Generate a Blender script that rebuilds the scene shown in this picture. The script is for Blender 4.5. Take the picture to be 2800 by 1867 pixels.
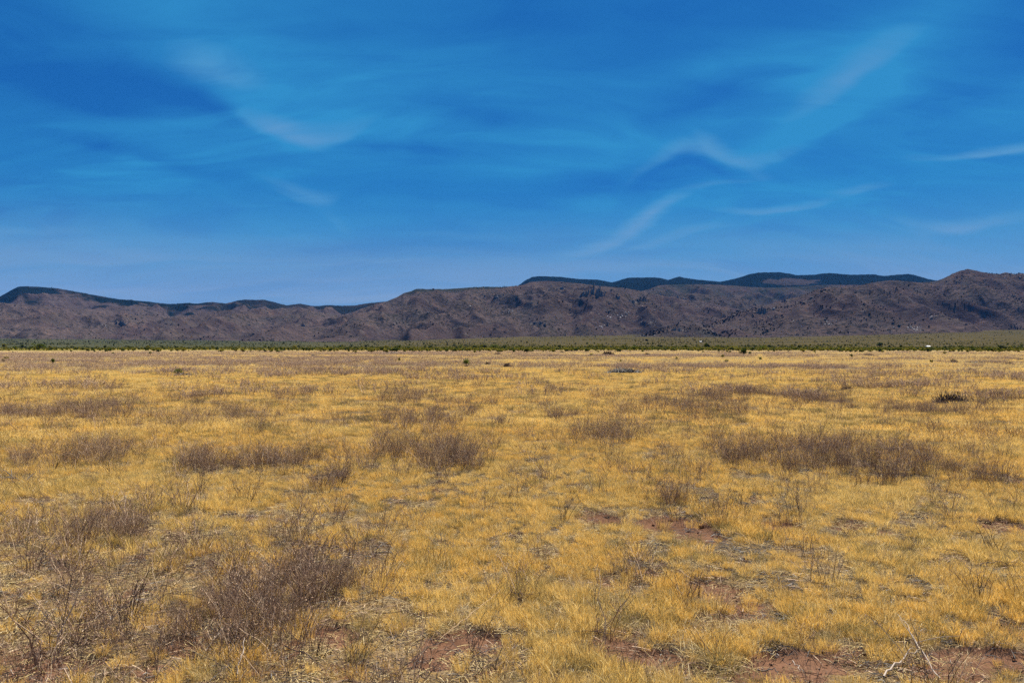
import bpy, math, random
import numpy as np
from mathutils import Vector

# ------------------------------------------------------------------ clearing
for o in list(bpy.data.objects):
    bpy.data.objects.remove(o, do_unlink=True)
SC = bpy.context.scene
COL = SC.collection
rng = np.random.default_rng(7)
random.seed(7)

# ------------------------------------------------------------------ camera
F = 2178.0            # focal length in pixels of the 2800 px wide photograph
CX, CY = 1400.0, 933.5
HZ = 948.0            # row of the true horizon
CAMZ = 1.7
PITCH = math.atan((HZ - CY) / F)
cam_d = bpy.data.cameras.new('camera')
cam_d.lens = 36.0 * F / 2800.0
cam_d.sensor_width = 36.0
cam_d.clip_start = 0.05
cam_d.clip_end = 60000.0
cam = bpy.data.objects.new('camera', cam_d)
cam.location = (0, 0, CAMZ)
cam.rotation_euler = (math.pi / 2 + PITCH, 0, 0)
COL.objects.link(cam)
SC.camera = cam

# ------------------------------------------------------------------ world, sun, exposure
SUN_EL, SUN_AZ = math.radians(57.0), math.radians(-34.0)     # azimuth from +Y towards -X
EXPO = 1.28
SKY_STRENGTH = 0.05
SC.view_settings.view_transform = 'Standard'
SC.view_settings.look = 'None'
SC.view_settings.gamma = 1.0
SC.view_settings.exposure = EXPO
SC.view_settings.use_curve_mapping = False
SC.render.engine = 'CYCLES'
SC.cycles.max_bounces = 4
SC.cycles.diffuse_bounces = 1
SC.cycles.transmission_bounces = 2
SC.cycles.volume_bounces = 0
SC.cycles.use_denoising = False

sun_d = bpy.data.lights.new('sun', 'SUN')
sun_d.energy = 4.8
sun_d.angle = math.radians(0.5)
sun_d.color = (1.0, 0.93, 0.82)
sun = bpy.data.objects.new('sun', sun_d)
sdir = Vector((-math.sin(SUN_AZ) * math.cos(SUN_EL), math.cos(SUN_AZ) * math.cos(SUN_EL), math.sin(SUN_EL)))
sun.rotation_euler = sdir.to_track_quat('Z', 'Y').to_euler()
sun.location = (0, 0, 300)
COL.objects.link(sun)


def pix_dir(px, py):
    """unit direction through a photograph pixel"""
    x = (px - CX) / F
    y = (CY - py) / F
    c, s = math.cos(PITCH), math.sin(PITCH)
    v = Vector((x, c - y * s, s + y * c))
    return v.normalized()


class NT:
    """tiny helper to write node trees"""
    def __init__(self, tree):
        self.t = tree
        tree.nodes.clear()

    def n(self, kind, **kw):
        nd = self.t.nodes.new(kind)
        for k, v in kw.items():
            setattr(nd, k, v)
        return nd

    def l(self, a, b):
        self.t.links.new(a, b)

    def val(self, sock, v):
        if hasattr(v, 'is_linked') or isinstance(v, bpy.types.NodeSocket):
            self.l(v, sock)
        else:
            sock.default_value = v

    def math(self, op, a, b=None, c=None, clamp=False):
        nd = self.n('ShaderNodeMath', operation=op, use_clamp=clamp)
        self.val(nd.inputs[0], a)
        if b is not None:
            self.val(nd.inputs[1], b)
        if c is not None:
            self.val(nd.inputs[2], c)
        return nd.outputs[0]

    def vmath(self, op, a, b=None, scale=None):
        nd = self.n('ShaderNodeVectorMath', operation=op)
        self.val(nd.inputs[0], a)
        if b is not None:
            self.val(nd.inputs[1], b)
        if scale is not None:
            self.val(nd.inputs['Scale'], scale)
        return nd.outputs['Value'] if op in ('DOT_PRODUCT', 'LENGTH', 'DISTANCE') else nd.outputs['Vector']

    def mix(self, fac, a, b, blend='MIX'):
        nd = self.n('ShaderNodeMix', data_type='RGBA', blend_type=blend)
        self.val(nd.inputs[0], fac)
        for s, v in ((nd.inputs[6], a), (nd.inputs[7], b)):
            if isinstance(v, bpy.types.NodeSocket):
                self.l(v, s)
            else:
                s.default_value = (*v, 1.0)
        return nd.outputs[2]

    def noise(self, vec, scale, detail=4.0, rough=0.55, dist=0.0):
        nd = self.n('ShaderNodeTexNoise')
        self.l(vec, nd.inputs['Vector'])
        nd.inputs['Scale'].default_value = scale
        nd.inputs['Detail'].default_value = detail
        nd.inputs['Roughness'].default_value = rough
        nd.inputs['Distortion'].default_value = dist
        return nd.outputs['Fac']

    def ramp(self, fac, lo, hi, smooth=True):
        nd = self.n('ShaderNodeMapRange', interpolation_type='SMOOTHSTEP' if smooth else 'LINEAR')
        self.l(fac, nd.inputs['Value'])
        nd.inputs['From Min'].default_value = lo
        nd.inputs['From Max'].default_value = hi
        return nd.outputs['Result']

    def attr(self, name):
        return self.n('ShaderNodeAttribute', attribute_name=name).outputs['Fac']


# ---- sky: Nishita, deepened, with thin cirrus
W = bpy.data.worlds.new('World')
SC.world = W
W.use_nodes = True
t = NT(W.node_tree)
sky = t.n('ShaderNodeTexSky', sky_type='NISHITA')
sky.sun_disc = False
sky.sun_elevation = SUN_EL
sky.sun_rotation = -SUN_AZ
sky.altitude = 1500
sky.air_density = 1.0
sky.dust_density = 0.6
sky.ozone_density = 2.5
geo = t.n('ShaderNodeTexCoord')
D = geo.outputs['Generated']
# deepen: per channel gain and gamma, as the photograph's developed sky
sep = t.n('ShaderNodeSeparateColor')
t.l(sky.outputs['Color'], sep.inputs[0])
SKY_R, SKY_G, SKY_B = (0.052, 0.95), (0.535, 0.62), (1.84, 0.40)
cmb = t.n('ShaderNodeCombineColor')
for i, (gain, gam) in enumerate((SKY_R, SKY_G, SKY_B)):
    t.l(t.math('MULTIPLY', t.math('POWER', sep.outputs[i], gam), gain), cmb.inputs[i])
base = cmb.outputs[0]
# gently warped direction for the cirrus
wn = t.n('ShaderNodeTexNoise')
wm = t.n('ShaderNodeMapping')
wm.inputs['Scale'].default_value = (3.0, 3.0, 7.0)
t.l(D, wm.inputs['Vector'])
t.l(wm.outputs[0], wn.inputs['Vector'])
wn.inputs['Scale'].default_value = 1.6
wn.inputs['Detail'].default_value = 4
wv = t.vmath('SCALE', t.vmath('SUBTRACT', wn.outputs['Color'], (0.5, 0.5, 0.5)), scale=0.055)
Dw = t.vmath('ADD', D, wv)
# even cirrus veil over the whole sky, in cloud-sheet coordinates
sx = t.n('ShaderNodeSeparateXYZ')
t.l(D, sx.inputs[0])
zz = t.math('ADD', t.math('MAXIMUM', sx.outputs[2], 0.0), 0.24)
cxy = t.n('ShaderNodeCombineXYZ')
t.l(t.math('DIVIDE', sx.outputs[0], zz), cxy.inputs[0])
t.l(t.math('DIVIDE', sx.outputs[1], zz), cxy.inputs[1])
rotm = t.n('ShaderNodeMapping')
rotm.inputs['Rotation'].default_value = (0, 0, math.radians(-14))
rotm.inputs['Scale'].default_value = (0.50, 1.0, 1.0)
t.l(cxy.outputs[0], rotm.inputs['Vector'])
rw = t.n('ShaderNodeTexNoise')
rw.inputs['Scale'].default_value = 1.3
rw.inputs['Detail'].default_value = 3
t.l(rotm.outputs[0], rw.inputs['Vector'])
rip = t.vmath('ADD', rotm.outputs[0], t.vmath('SCALE', t.vmath('SUBTRACT', rw.outputs['Color'], (0.5, 0.5, 0.5)), scale=0.85))
fibm = t.n('ShaderNodeMapping')
fibm.inputs['Scale'].default_value = (0.40, 1.0, 1.0)
t.l(rip, fibm.inputs['Vector'])
fine = t.noise(fibm.outputs[0], 9.0, 7, 0.62, 0.6)
veil1 = t.ramp(t.noise(rip, 1.4, 5, 0.5, 0.4), 0.38, 0.66)
veil2 = t.ramp(t.noise(fibm.outputs[0], 3.6, 6, 0.55, 0.5), 0.36, 0.68)
veil3 = t.ramp(t.noise(rip, 4.2, 5, 0.55, 0.9), 0.36, 0.66)
veil = t.math('ADD', t.math('MULTIPLY', veil1, 0.26), t.math('MULTIPLY', t.math('ADD', veil1, 0.45), t.math('ADD', t.math('MULTIPLY', veil2, 0.26), t.math('MULTIPLY', veil3, 0.32))))
veil = t.math('MULTIPLY', veil, t.math('ADD', 0.72, t.math('MULTIPLY', fine, 0.56)))

# single wisps: centre direction, length, width, tilt, bend, strength
g = bpy.data.node_groups.new('cirrus_wisp', 'ShaderNodeTree')
for nm, ty in (('D', 'NodeSocketVector'), ('C', 'NodeSocketVector'), ('A', 'NodeSocketVector'), ('B', 'NodeSocketVector'),
               ('Bend', 'NodeSocketFloat'), ('S', 'NodeSocketFloat')):
    g.interface.new_socket(nm, in_out='INPUT', socket_type=ty)
g.interface.new_socket('Out', in_out='OUTPUT', socket_type='NodeSocketFloat')
gt = NT(g)
gi = gt.n('NodeGroupInput')
go = gt.n('NodeGroupOutput')
rel = gt.vmath('SUBTRACT', gi.outputs['D'], gi.outputs['C'])
u = gt.vmath('DOT_PRODUCT', rel, gi.outputs['A'])
u2 = gt.math('MULTIPLY', u, u)
v = gt.math('SUBTRACT', gt.vmath('DOT_PRODUCT', rel, gi.outputs['B']), gt.math('MULTIPLY', u2, gi.outputs['Bend']))
# sharper on the lower edge, feathered on the upper
vs = gt.math('MULTIPLY', v, gt.math('ADD', 1.0, gt.math('MULTIPLY', gt.math('LESS_THAN', v, 0.0), 0.9)))
e = gt.math('EXPONENT', gt.math('MULTIPLY', gt.math('ADD', u2, gt.math('MULTIPLY', vs, vs)), -1.0))
gt.l(gt.math('MULTIPLY', e, gi.outputs['S']), go.inputs[0])

# photograph places in 2352 px units: x, y, half length, half width, tilt (deg, up to the right), bend, strength
WISPS = [
    (480, 155, 85, 34, -12, 0.0, .42), (575, 265, 95, 22, -38, 0.0, .30), (640, 298, 80, 20, -26, 0.0, .34),
    (735, 312, 105, 22, 5, 0.15, .42), (640, 150, 330, 95, -8, 0.1, .26), (800, 250, 260, 60, -10, 0.2, .24),
    (1960, 165, 110, 26, 36, 0.0, .42), (2060, 90, 230, 60, 30, 0.0, .30), (1890, 285, 170, 34, 34, 0.0, .40),
    (1805, 325, 120, 26, 22, 0.1, .34), (1600, 340, 110, 22, 4, -0.35, .36), (1450, 372, 120, 26, 12, 0.1, .36),
    (1250, 400, 160, 26, 4, 0.0, .34), (1730, 378, 90, 18, -4, 0.3, .34), (1480, 275, 300, 60, 6, 0.1, .24),
    (1510, 497, 75, 12, 26, 0.0, .46), (1430, 540, 95, 13, 20, 0.0, .44), (1345, 568, 80, 14, 12, 0.0, .30),
    (1785, 500, 95, 9, 7, 0.1, .46), (2250, 353, 95, 9, 8, 0.05, .42), (2345, 338, 70, 12, 12, 0.0, .32),
    (1975, 440, 60, 10, 8, 0.0, .30), (2260, 508, 110, 13, 12, 0.0, .38), (2150, 522, 80, 10, 0, 0.1, .34),
    (690, 455, 70, 14, -8, 0.2, .22), (660, 428, 60, 10, -22, 0.0, .16), (760, 505, 60, 17, -32, 0.0, .16),
    (560, 560, 360, 36, 6, 0.0, .36), (2150, 575, 330, 32, 4, 0.0, .40), (1250, 600, 300, 26, 5, 0.0, .26),
    (900, 598, 110, 7, 4, 0.0, .30), (1585, 548, 90, 9, 10, 0.0, .30), (230, 585, 150, 16, -8, 0.0, .26),
    (1600, 600, 260, 24, 4, 0.0, .22), (330, 80, 240, 85, -28, 0.0, .16), (1150, 190, 320, 50, -6, 0.1, .14),
    (60, 535, 90, 8, -4, 0.0, .22), (1480, 560, 60, 7, 12, 0.0, .26), (1660, 430, 90, 9, 8, 0.0, .22),
    (440, 228, 130, 24, -22, 0.0, -.34), (1090, 250, 170, 28, -4, 0.0, -.34), (1605, 374, 85, 15, -4, -0.3, -.34), (330, 360, 150, 20, -14, 0.0, -.35),
    (130, 200, 200, 40, -20, 0.0, -.30), (1650, 210, 170, 40, 20, 0.0, -.30), (2200, 230, 160, 40, 30, 0.0, -.25), (880, 340, 120, 14, -8, 0.0, -.30), (1500, 440, 200, 18, 6, 0.0, -.25),
    (1060, 545, 160, 12, -4, 0.0, .16), (1380, 330, 200, 30, 8, 0.0, .16),
]
K = 2800 / 2352.0
acc = t.math('MULTIPLY', veil, 0.0)
acc2 = acc
for (x, y, hl, hw, tilt, bend, st) in WISPS:
    c = pix_dir(x * K, y * K)
    ex = pix_dir(x * K + 1, y * K) - pix_dir(x * K - 1, y * K)
    ex.normalize()
    ey = c.cross(ex) * -1
    if ey.z < 0:
        ey = -ey
    ca, sa = math.cos(math.radians(tilt)), math.sin(math.radians(tilt))
    A = (ex * ca + ey * sa) * (F / (hl * 1.1 * K))
    B = (ey * ca - ex * sa) * (F / (hw * 1.45 * K))
    nd = t.n('ShaderNodeGroup')
    nd.node_tree = g
    t.l(Dw, nd.inputs['D'])
    nd.inputs['C'].default_value = c
    nd.inputs['A'].default_value = A
    nd.inputs['B'].default_value = B
    nd.inputs['Bend'].default_value = bend * hl / hw
    nd.inputs['S'].default_value = st
    acc = t.math('ADD', acc, nd.outputs[0])
    if st < 0:
        continue
    if hw < 21 or (x, y) in ((480, 155), (1960, 165), (735, 312), (1600, 340)):
        acc2 = t.math('ADD', acc2, nd.outputs[0])
fib = t.n('ShaderNodeMapping')
fib.inputs['Scale'].default_value = (0.45, 1.0, 1.0)
t.l(rotm.outputs[0], fib.inputs['Vector'])
grain = t.math('ADD', 0.20, t.math('MULTIPLY', fine, 1.6))
wisp = t.math('MULTIPLY', acc, grain)
wisp2 = t.math('MULTIPLY', acc2, grain)
CLB = SKY_STRENGTH * 2 ** EXPO
thin = (0.032 / CLB, 0.275 / CLB, 0.58 / CLB)
thick = (0.27 / CLB, 0.41 / CLB, 0.62 / CLB)
VEIL_GAIN, WISP_GAIN = 1.0, 1.0
veil = t.math('ADD', veil, t.math('MULTIPLY', t.ramp(sx.outputs[2], 0.34, 0.10), 0.20))
lit = t.math('MINIMUM', t.math('MAXIMUM', t.math('ADD', t.math('MULTIPLY', veil, VEIL_GAIN), t.math('MULTIPLY', wisp, 1.1 * WISP_GAIN)), 0.0), 0.95)
skyc = t.mix(lit, base, thin)
skyc = t.mix(t.math('MINIMUM', t.math('MULTIPLY', t.math('MAXIMUM', t.math('SUBTRACT', wisp2, 0.09), 0.0), 0.50 * WISP_GAIN), 0.45), skyc, thick)
low = t.ramp(sx.outputs[2], 0.22, 0.045)
skyc = t.mix(t.math('MULTIPLY', t.math('MULTIPLY', low, low), t.math('ADD', 0.62, t.math('MULTIPLY', veil2, 0.36))), skyc, (0.235 / CLB, 0.36 / CLB, 0.55 / CLB))
bg = t.n('ShaderNodeBackground')
bg.inputs['Strength'].default_value = SKY_STRENGTH
t.l(skyc, bg.inputs['Color'])
wo = t.n('ShaderNodeOutputWorld')
t.l(bg.outputs[0], wo.inputs[0])


# ================================================================== helpers
def link(o):
    COL.objects.link(o)
    return o


def tag(o, label=None, cat=None, group=None, kind=None):
    if label:
        o['label'] = label
    if cat:
        o['category'] = cat
    if group:
        o['group'] = group
    if kind:
        o['kind'] = kind
    return o


def empty(name, loc, rz=0.0, sc=1.0):
    o = bpy.data.objects.new(name, None)
    o.empty_display_size = 0.1
    o.location = loc
    o.rotation_euler = (0, 0, rz)
    o.scale = (sc, sc, sc) if not isinstance(sc, tuple) else sc
    return link(o)


def mesh_np(name, V, Fc, mats=None, smooth=False):
    """mesh from numpy verts and a list/array of faces"""
    me = bpy.data.meshes.new(name)
    V = np.asarray(V, dtype=np.float32)
    if isinstance(Fc, np.ndarray):
        k = Fc.shape[1]
        me.vertices.add(len(V))
        me.vertices.foreach_set('co', V.ravel())
        me.loops.add(Fc.size)
        me.loops.foreach_set('vertex_index', Fc.ravel().astype(np.int32))
        me.polygons.add(len(Fc))
        me.polygons.foreach_set('loop_start', np.arange(0, Fc.size, k, dtype=np.int32))
        me.polygons.foreach_set('loop_total', np.full(len(Fc), k, dtype=np.int32))
        me.update(calc_edges=True)
    else:
        me.from_pydata([tuple(map(float, v)) for v in V], [], Fc)
        me.update()
    if smooth:
        me.polygons.foreach_set('use_smooth', np.ones(len(me.polygons), dtype=bool))
    for m in (mats or []):
        me.materials.append(m)
    return me


def fattr(me, name, arr):
    a = me.attributes.new(name, 'FLOAT', 'POINT')
    a.data.foreach_set('value', np.asarray(arr, dtype=np.float32).ravel())


# ---- numpy noise
def _h(ix, iy, seed):
    h = (ix.astype(np.int64) * 374761393 + iy.astype(np.int64) * 668265263 + seed * 974634777) & 0xffffffff
    h = ((h ^ (h >> 13)) * 1274126177) & 0xffffffff
    h = h ^ (h >> 16)
    return (h & 0xffff) / 65536.0


def perlin(x, y, seed=0):
    x = np.asarray(x, float)
    y = np.asarray(y, float)
    ix, iy = np.floor(x), np.floor(y)
    fx, fy = x - ix, y - iy
    ux, uy = fx * fx * fx * (fx * (fx * 6 - 15) + 10), fy * fy * fy * (fy * (fy * 6 - 15) + 10)

    def gr(dx, dy):
        a = _h(ix + dx, iy + dy, seed) * (2 * math.pi)
        return np.cos(a) * (fx - dx) + np.sin(a) * (fy - dy)
    a = gr(0, 0) * (1 - ux) + gr(1, 0) * ux
    b = gr(0, 1) * (1 - ux) + gr(1, 1) * ux
    return (a * (1 - uy) + b * uy) * 1.5


def fbm(x, y, octv=4, seed=0, gain=0.5):
    s, a, n = 0.0, 1.0, 0.0
    for i in range(octv):
        s = s + a * perlin(x * 2 ** i + 13.7 * i, y * 2 ** i - 7.1 * i, seed + i)
        n += a
        a *= gain
    return s / n


def ridged(x, y, octv=4, seed=0, gain=0.5):
    s, a, n, w = 0.0, 1.0, 0.0, 1.0
    for i in range(octv):
        r = (1 - np.abs(perlin(x * 2 ** i + 5.3 * i, y * 2 ** i + 9.1 * i, seed + i))) ** 2
        s = s + a * r * w
        w = np.clip(r * 1.3, 0, 1)
        n += a
        a *= gain
    return s / n


def sstep(x, a, b):
    q = np.clip((x - a) / (b - a), 0, 1)
    return q * q * (3 - 2 * q)


# ================================================================== ground shape
def ground_flat(px, py):
    d = pix_dir(px, py)
    k = CAMZ / max(-d.z, 1e-5)
    return d.x * k, d.y * k


# bare red soil patches in photograph pixels: x, y, half width, half height, weight
SOIL = [(1250, 1752, 125, 34, 1.0), (1190, 1800, 70, 30, .8), (2180, 1800, 135, 34, 1.0), (2110, 1845, 150, 24, .9), (2300, 1770, 70, 16, .6),
        (1690, 1775, 75, 30, .8), (1800, 1790, 90, 22, .9), (1870, 1830, 70, 22, .8), (2690, 1795, 150, 30, 1.0), (2600, 1840, 120, 30, .8),
        (1930, 1612, 95, 24, .9), (2000, 1650, 60, 18, .7), (1840, 1432, 110, 24, 1.0), (1910, 1455, 80, 20, 1.0), (1640, 1412, 75, 19, 1.0),
        (1560, 1395, 60, 9, .5), (2130, 1432, 60, 17, 1.0), (2330, 1432, 55, 16, .9), (640, 1412, 75, 10, .6), (560, 1418, 60, 8, .4),
        (150, 1820, 120, 40, .9), (60, 1780, 60, 30, .6), (560, 1760, 110, 26, .6), (900, 1742, 70, 30, .8), (780, 1770, 90, 26, .6),
        (940, 1830, 60, 26, .6), (930, 1640, 40, 14, .4), (2440, 1460, 30, 22, .5), (2330, 1650, 30, 16, .6), (2000, 1700, 60, 16, .4),
        (2740, 1436, 75, 18, 1.0), (2780, 1720, 60, 20, .8), (1060, 1490, 50, 8, .35), (420, 1840, 120, 24, .6), (1480, 1560, 40, 10, .4),
        (2420, 1500, 14, 60, .5), (2410, 1560, 26, 20, .5), (1660, 1590, 26, 50, .45), (2060, 1096, 60, 10, .4), (2760, 1095, 50, 9, .7),
        (1330, 1830, 60, 20, .5), (700, 1830, 80, 20, .5), (1470, 1790, 40, 12, .5)]
SOIL_G = []
for (x, y, hw, hh, w) in SOIL:
    gx, gy = ground_flat(x, y)
    _, g0 = ground_flat(x, y - hh)
    _, g1 = ground_flat(x, min(y + hh, 2000))
    SOIL_G.append((gx, gy, hw / F * gy, max(0.5 * (g0 - g1), 0.06), w))


def soil_mask(x, y):
    wob = fbm(x * 2.2, y * 2.2, 3, 31)
    wx, wy = fbm(x * 1.3, y * 1.3, 3, 41) * 0.35, fbm(x * 1.3, y * 1.3, 3, 47) * 0.35
    m = np.zeros_like(x)
    for (gx, gy, a, b, w) in SOIL_G:
        q = ((x + wx * min(1, a) - gx) / a) ** 2 + ((y + wy * min(1, b * 2) - gy) / b) ** 2
        m = np.maximum(m, w * np.clip((1.38 - q + 1.1 * wob) * 1.9, 0, 1))
    near = np.clip((fbm(x * 0.9, y * 0.9, 4, 77) - 0.22) * 3.2, 0, 0.75) * sstep(9.5 - y, 0, 4.5)
    some = np.clip((fbm(x * 0.55, y * 0.55, 4, 79) - 0.36) * 4.0, 0, 0.6) * sstep(40 - y, 0, 20)
    return np.clip(np.maximum(np.maximum(m, near), some), 0, 1)


FANX = np.array([-1200, 0, 500, 950, 1400, 1700, 2100, 2500, 2800, 4000], float)
FANH = np.array([31, 33, 27, 23, 42, 48, 44, 62, 70, 70], float)        # metres up at 3500 m


def ground_z(x, y):
    x = np.asarray(x, float)
    y = np.asarray(y, float)
    r = np.hypot(x, y)
    z = 0.035 * fbm(x / 3.1, y / 3.1, 3, 3) * sstep(400 - r, 0, 300)
    z = z + 0.25 * fbm(x / 60.0, y / 60.0, 3, 5) * sstep(r, 25, 120) * sstep(1400 - r, 0, 700)
    z = z - 0.10 * sstep(r, 40, 200)
    ys = np.maximum(y, 1.0)
    u = CX + np.clip(x / ys, -3, 3) * F
    h = np.interp(u, FANX, FANH)
    q = np.clip((y - 1000.0) / 2500.0, 0, None)
    z = z + h * q ** 1.25 * np.where(y > 0, 1, 0)
    z = z + 1.6 * fbm(x / 240.0, y / 240.0, 3, 8) * sstep(r, 1100, 2200)
    return z


def gz1(x, y):
    return float(ground_z(np.array([x]), np.array([y]))[0])


def at(px, py):
    """point of the ground seen at a photograph pixel"""
    d = pix_dir(px, py)
    s = np.concatenate([np.geomspace(2.0, 6000.0, 4000)])
    X, Y, Z = d.x * s, d.y * s, CAMZ + d.z * s
    gz = ground_z(X, Y)
    hit = np.nonzero(Z <= gz)[0]
    k = hit[0] if len(hit) else len(s) - 1
    if 0 < k:
        a0, a1 = Z[k - 1] - gz[k - 1], Z[k] - gz[k]
        fr = a0 / (a0 - a1) if a0 != a1 else 0
        sk = s[k - 1] + fr * (s[k] - s[k - 1])
    else:
        sk = s[k]
    x, y = d.x * sk, d.y * sk
    return x, y, gz1(x, y)


# ---- dry weed cover (0..1), from patches in the photograph (2352 px units: x, y, half width, half height, weight)
WEED = [(210, 1215, 150, 34, 1.0), (590, 1430, 160, 75, .9), (700, 1330, 115, 55, .8), (140, 945, 165, 20, .9), (45, 1060, 45, 26, .9), (220, 1040, 110, 26, .9),
        (560, 1065, 175, 22, 1.0), (1030, 1050, 75, 36, 1.0), (910, 1040, 40, 26, .8), (1395, 995, 75, 18, 1.0), (1570, 940, 150, 26, .75),
        (1930, 1045, 235, 42, 1.0), (2270, 1095, 48, 20, 1.0), (1850, 918, 80, 14, 1.0), (1655, 918, 42, 11, 1.0), (1790, 912, 30, 9, .9), (1720, 905, 60, 10, .7),
        (2150, 945, 140, 11, 1.0), (1000, 955, 120, 18, .7), (960, 915, 80, 14, .5), (250, 838, 280, 9, .7), (800, 856, 370, 10, .8), (150, 890, 210, 9, .6),
        (1470, 850, 95, 7, .8), (2010, 886, 130, 8, .9), (2060, 862, 300, 7, .5), (100, 815, 250, 5, .6), (700, 822, 300, 5, .6), (460, 915, 30, 12, .8),
        (1080, 870, 150, 8, .5), (380, 855, 60, 6, .9), (200, 1330, 190, 60, .35), (120, 1480, 180, 70, .4), (780, 1090, 60, 26, .6), (2080, 1100, 60, 30, .5),
        (1540, 1130, 50, 22, .6), (1850, 1130, 40, 26, .4), (900, 980, 200, 20, .4), (480, 960, 120, 26, .5), (690, 910, 60, 10, .6), (2300, 915, 60, 8, .8),
        (1500, 1000, 200, 30, .35), (1700, 1050, 60, 30, .6), (600, 960, 60, 20, .4), (2200, 1000, 140, 26, .35), (1240, 875, 25, 7, .8)]
WEED_G = []
for (x, y, hw, hh, w) in WEED:
    gx, gy = ground_flat(x * K, y * K)
    _, g0 = ground_flat(x * K, max((y - hh) * K, 952))
    _, g1 = ground_flat(x * K, (y + hh) * K)
    WEED_G.append((gx, gy, hw * K / F * gy, max(0.5 * (g0 - g1), 0.1), w))


def weed_mask(x, y):
    m = np.zeros_like(x)
    r = np.hypot(x, y)
    for (gx, gy, a, b, w) in WEED_G:
        q = ((x - gx) / a) ** 2 + ((y - gy) / b) ** 2
        m = np.maximum(m, w * np.clip(1.25 - q, 0, 1))
    n = fbm(x / (1.6 + r * 0.12), y / (2.5 + r * 0.10), 4, 91)
    m = np.clip(m + 0.25 * n * (m > 0.01), 0, 1)
    bands = np.clip((fbm(x / 55.0, y / 20.0, 4, 95) + 0.10 - 0.12 * sstep(x / np.maximum(y, 1), -0.1, 0.5)) * 2.4, 0, 0.85) * sstep(r, 28, 60) * sstep(340 - r, 0, 110)
    return np.clip(np.maximum(m, bands), 0, 1)


# ================================================================== materials
def new_mat(name):
    m = bpy.data.materials.new(name)
    m.use_nodes = True
    return m, NT(m.node_tree)


def out(t, sh):
    o = t.n('ShaderNodeOutputMaterial')
    t.l(sh, o.inputs['Surface'])


def principled(t, col, rough=0.9, spec=0.15, normal=None):
    if spec < 0.06:          # bare earth and rock: no sheen at grazing angles
        d = t.n('ShaderNodeBsdfDiffuse')
        t.l(col, d.inputs['Color'])
        d.inputs['Roughness'].default_value = 0.5
        if normal is not None:
            t.l(normal, d.inputs['Normal'])
        return d.outputs[0]
    p = t.n('ShaderNodeBsdfPrincipled')
    if isinstance(col, bpy.types.NodeSocket):
        t.l(col, p.inputs['Base Color'])
    else:
        p.inputs['Base Color'].default_value = (*col, 1)
    p.inputs['Roughness'].default_value = rough
    p.inputs['Specular IOR Level'].default_value = spec
    if normal is not None:
        t.l(normal, p.inputs['Normal'])
    return p.outputs[0]


def bump(t, h, strength, dist):
    b = t.n('ShaderNodeBump')
    b.inputs['Strength'].default_value = strength
    b.inputs['Distance'].default_value = dist
    t.l(h, b.inputs['Height'])
    return b.outputs[0]


def mat_leafy(name, cols, transl=0.35, patch=0.35, rough=0.85):
    """grass blades, leaves: diffuse and translucent, tint varying from tuft to tuft and over the field"""
    m, t = new_mat(name)
    pos = t.n('ShaderNodeNewGeometry').outputs['Position']
    rnd = t.n('ShaderNodeObjectInfo').outputs['Random']
    big = t.noise(pos, patch, 4, 0.6)
    fine = t.noise(pos, 21.0, 3, 0.7)
    isl = t.n('ShaderNodeNewGeometry').outputs['Random Per Island']
    c = t.mix(t.ramp(big, 0.36, 0.66), cols[0], cols[1])
    c = t.mix(t.math('MULTIPLY', t.ramp(rnd, 0.35, 1.0, False), 0.7), c, cols[2])
    c = t.mix(t.math('MULTIPLY', t.ramp(isl, 0.55, 1.0, False), 0.75), c, cols[3])
    hs = t.n('ShaderNodeHueSaturation')
    t.l(c, hs.inputs['Color'])
    t.l(t.math('ADD', 0.72, t.math('MULTIPLY', fine, 0.56)), hs.inputs['Value'])
    d = t.n('ShaderNodeBsdfDiffuse')
    t.l(hs.outputs[0], d.inputs['Color'])
    tr = t.n('ShaderNodeBsdfTranslucent')
    t.l(hs.outputs[0], tr.inputs['Color'])
    mx = t.n('ShaderNodeMixShader')
    mx.inputs[0].default_value = transl
    t.l(d.outputs[0], mx.inputs[1])
    t.l(tr.outputs[0], mx.inputs[2])
    out(t, mx.outputs[0])
    return m


def mat_twig(name, a, b, pale=None):
    m, t = new_mat(name)
    pos = t.n('ShaderNodeNewGeometry').outputs['Position']
    isl = t.n('ShaderNodeNewGeometry').outputs['Random Per Island']
    rnd = t.n('ShaderNodeObjectInfo').outputs['Random']
    c = t.mix(t.math('MULTIPLY', t.math('ADD', t.noise(pos, 9.0, 3, 0.6), isl), 0.5), a, b)
    if pale:
        c = t.mix(t.math('MULTIPLY', t.ramp(isl, 0.74, 0.84), 0.9), c, pale)
    out(t, principled(t, c, 0.8, 0.2))
    return m


M_GRASS = mat_leafy('dry_grass', ((0.75, 0.455, 0.098), (0.74, 0.510, 0.155), (0.42, 0.27, 0.080), (0.90, 0.74, 0.37)), 0.35)
M_STRAW = mat_leafy('pale_straw', ((0.56, 0.42, 0.19), (0.62, 0.48, 0.24), (0.38, 0.28, 0.16), (0.74, 0.63, 0.40)), 0.25)
M_OLIVE = mat_leafy('withered_grass', ((0.30, 0.225, 0.075), (0.36, 0.27, 0.095), (0.20, 0.155, 0.07), (0.46, 0.36, 0.16)), 0.25)
M_TWIG = mat_twig('dry_stems', (0.085, 0.046, 0.030), (0.30, 0.185, 0.118), (0.64, 0.47, 0.31))
M_SEED = mat_leafy('dry_seed_heads', ((0.36, 0.235, 0.155), (0.44, 0.300, 0.200), (0.18, 0.108, 0.074), (0.58, 0.43, 0.30)), 0.25, 0.6)
M_DARK = mat_twig('dark_twigs', (0.045, 0.028, 0.022), (0.085, 0.055, 0.042))
M_PALEWOOD = mat_twig('bleached_wood', (0.20, 0.15, 0.115), (0.42, 0.35, 0.28))
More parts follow.
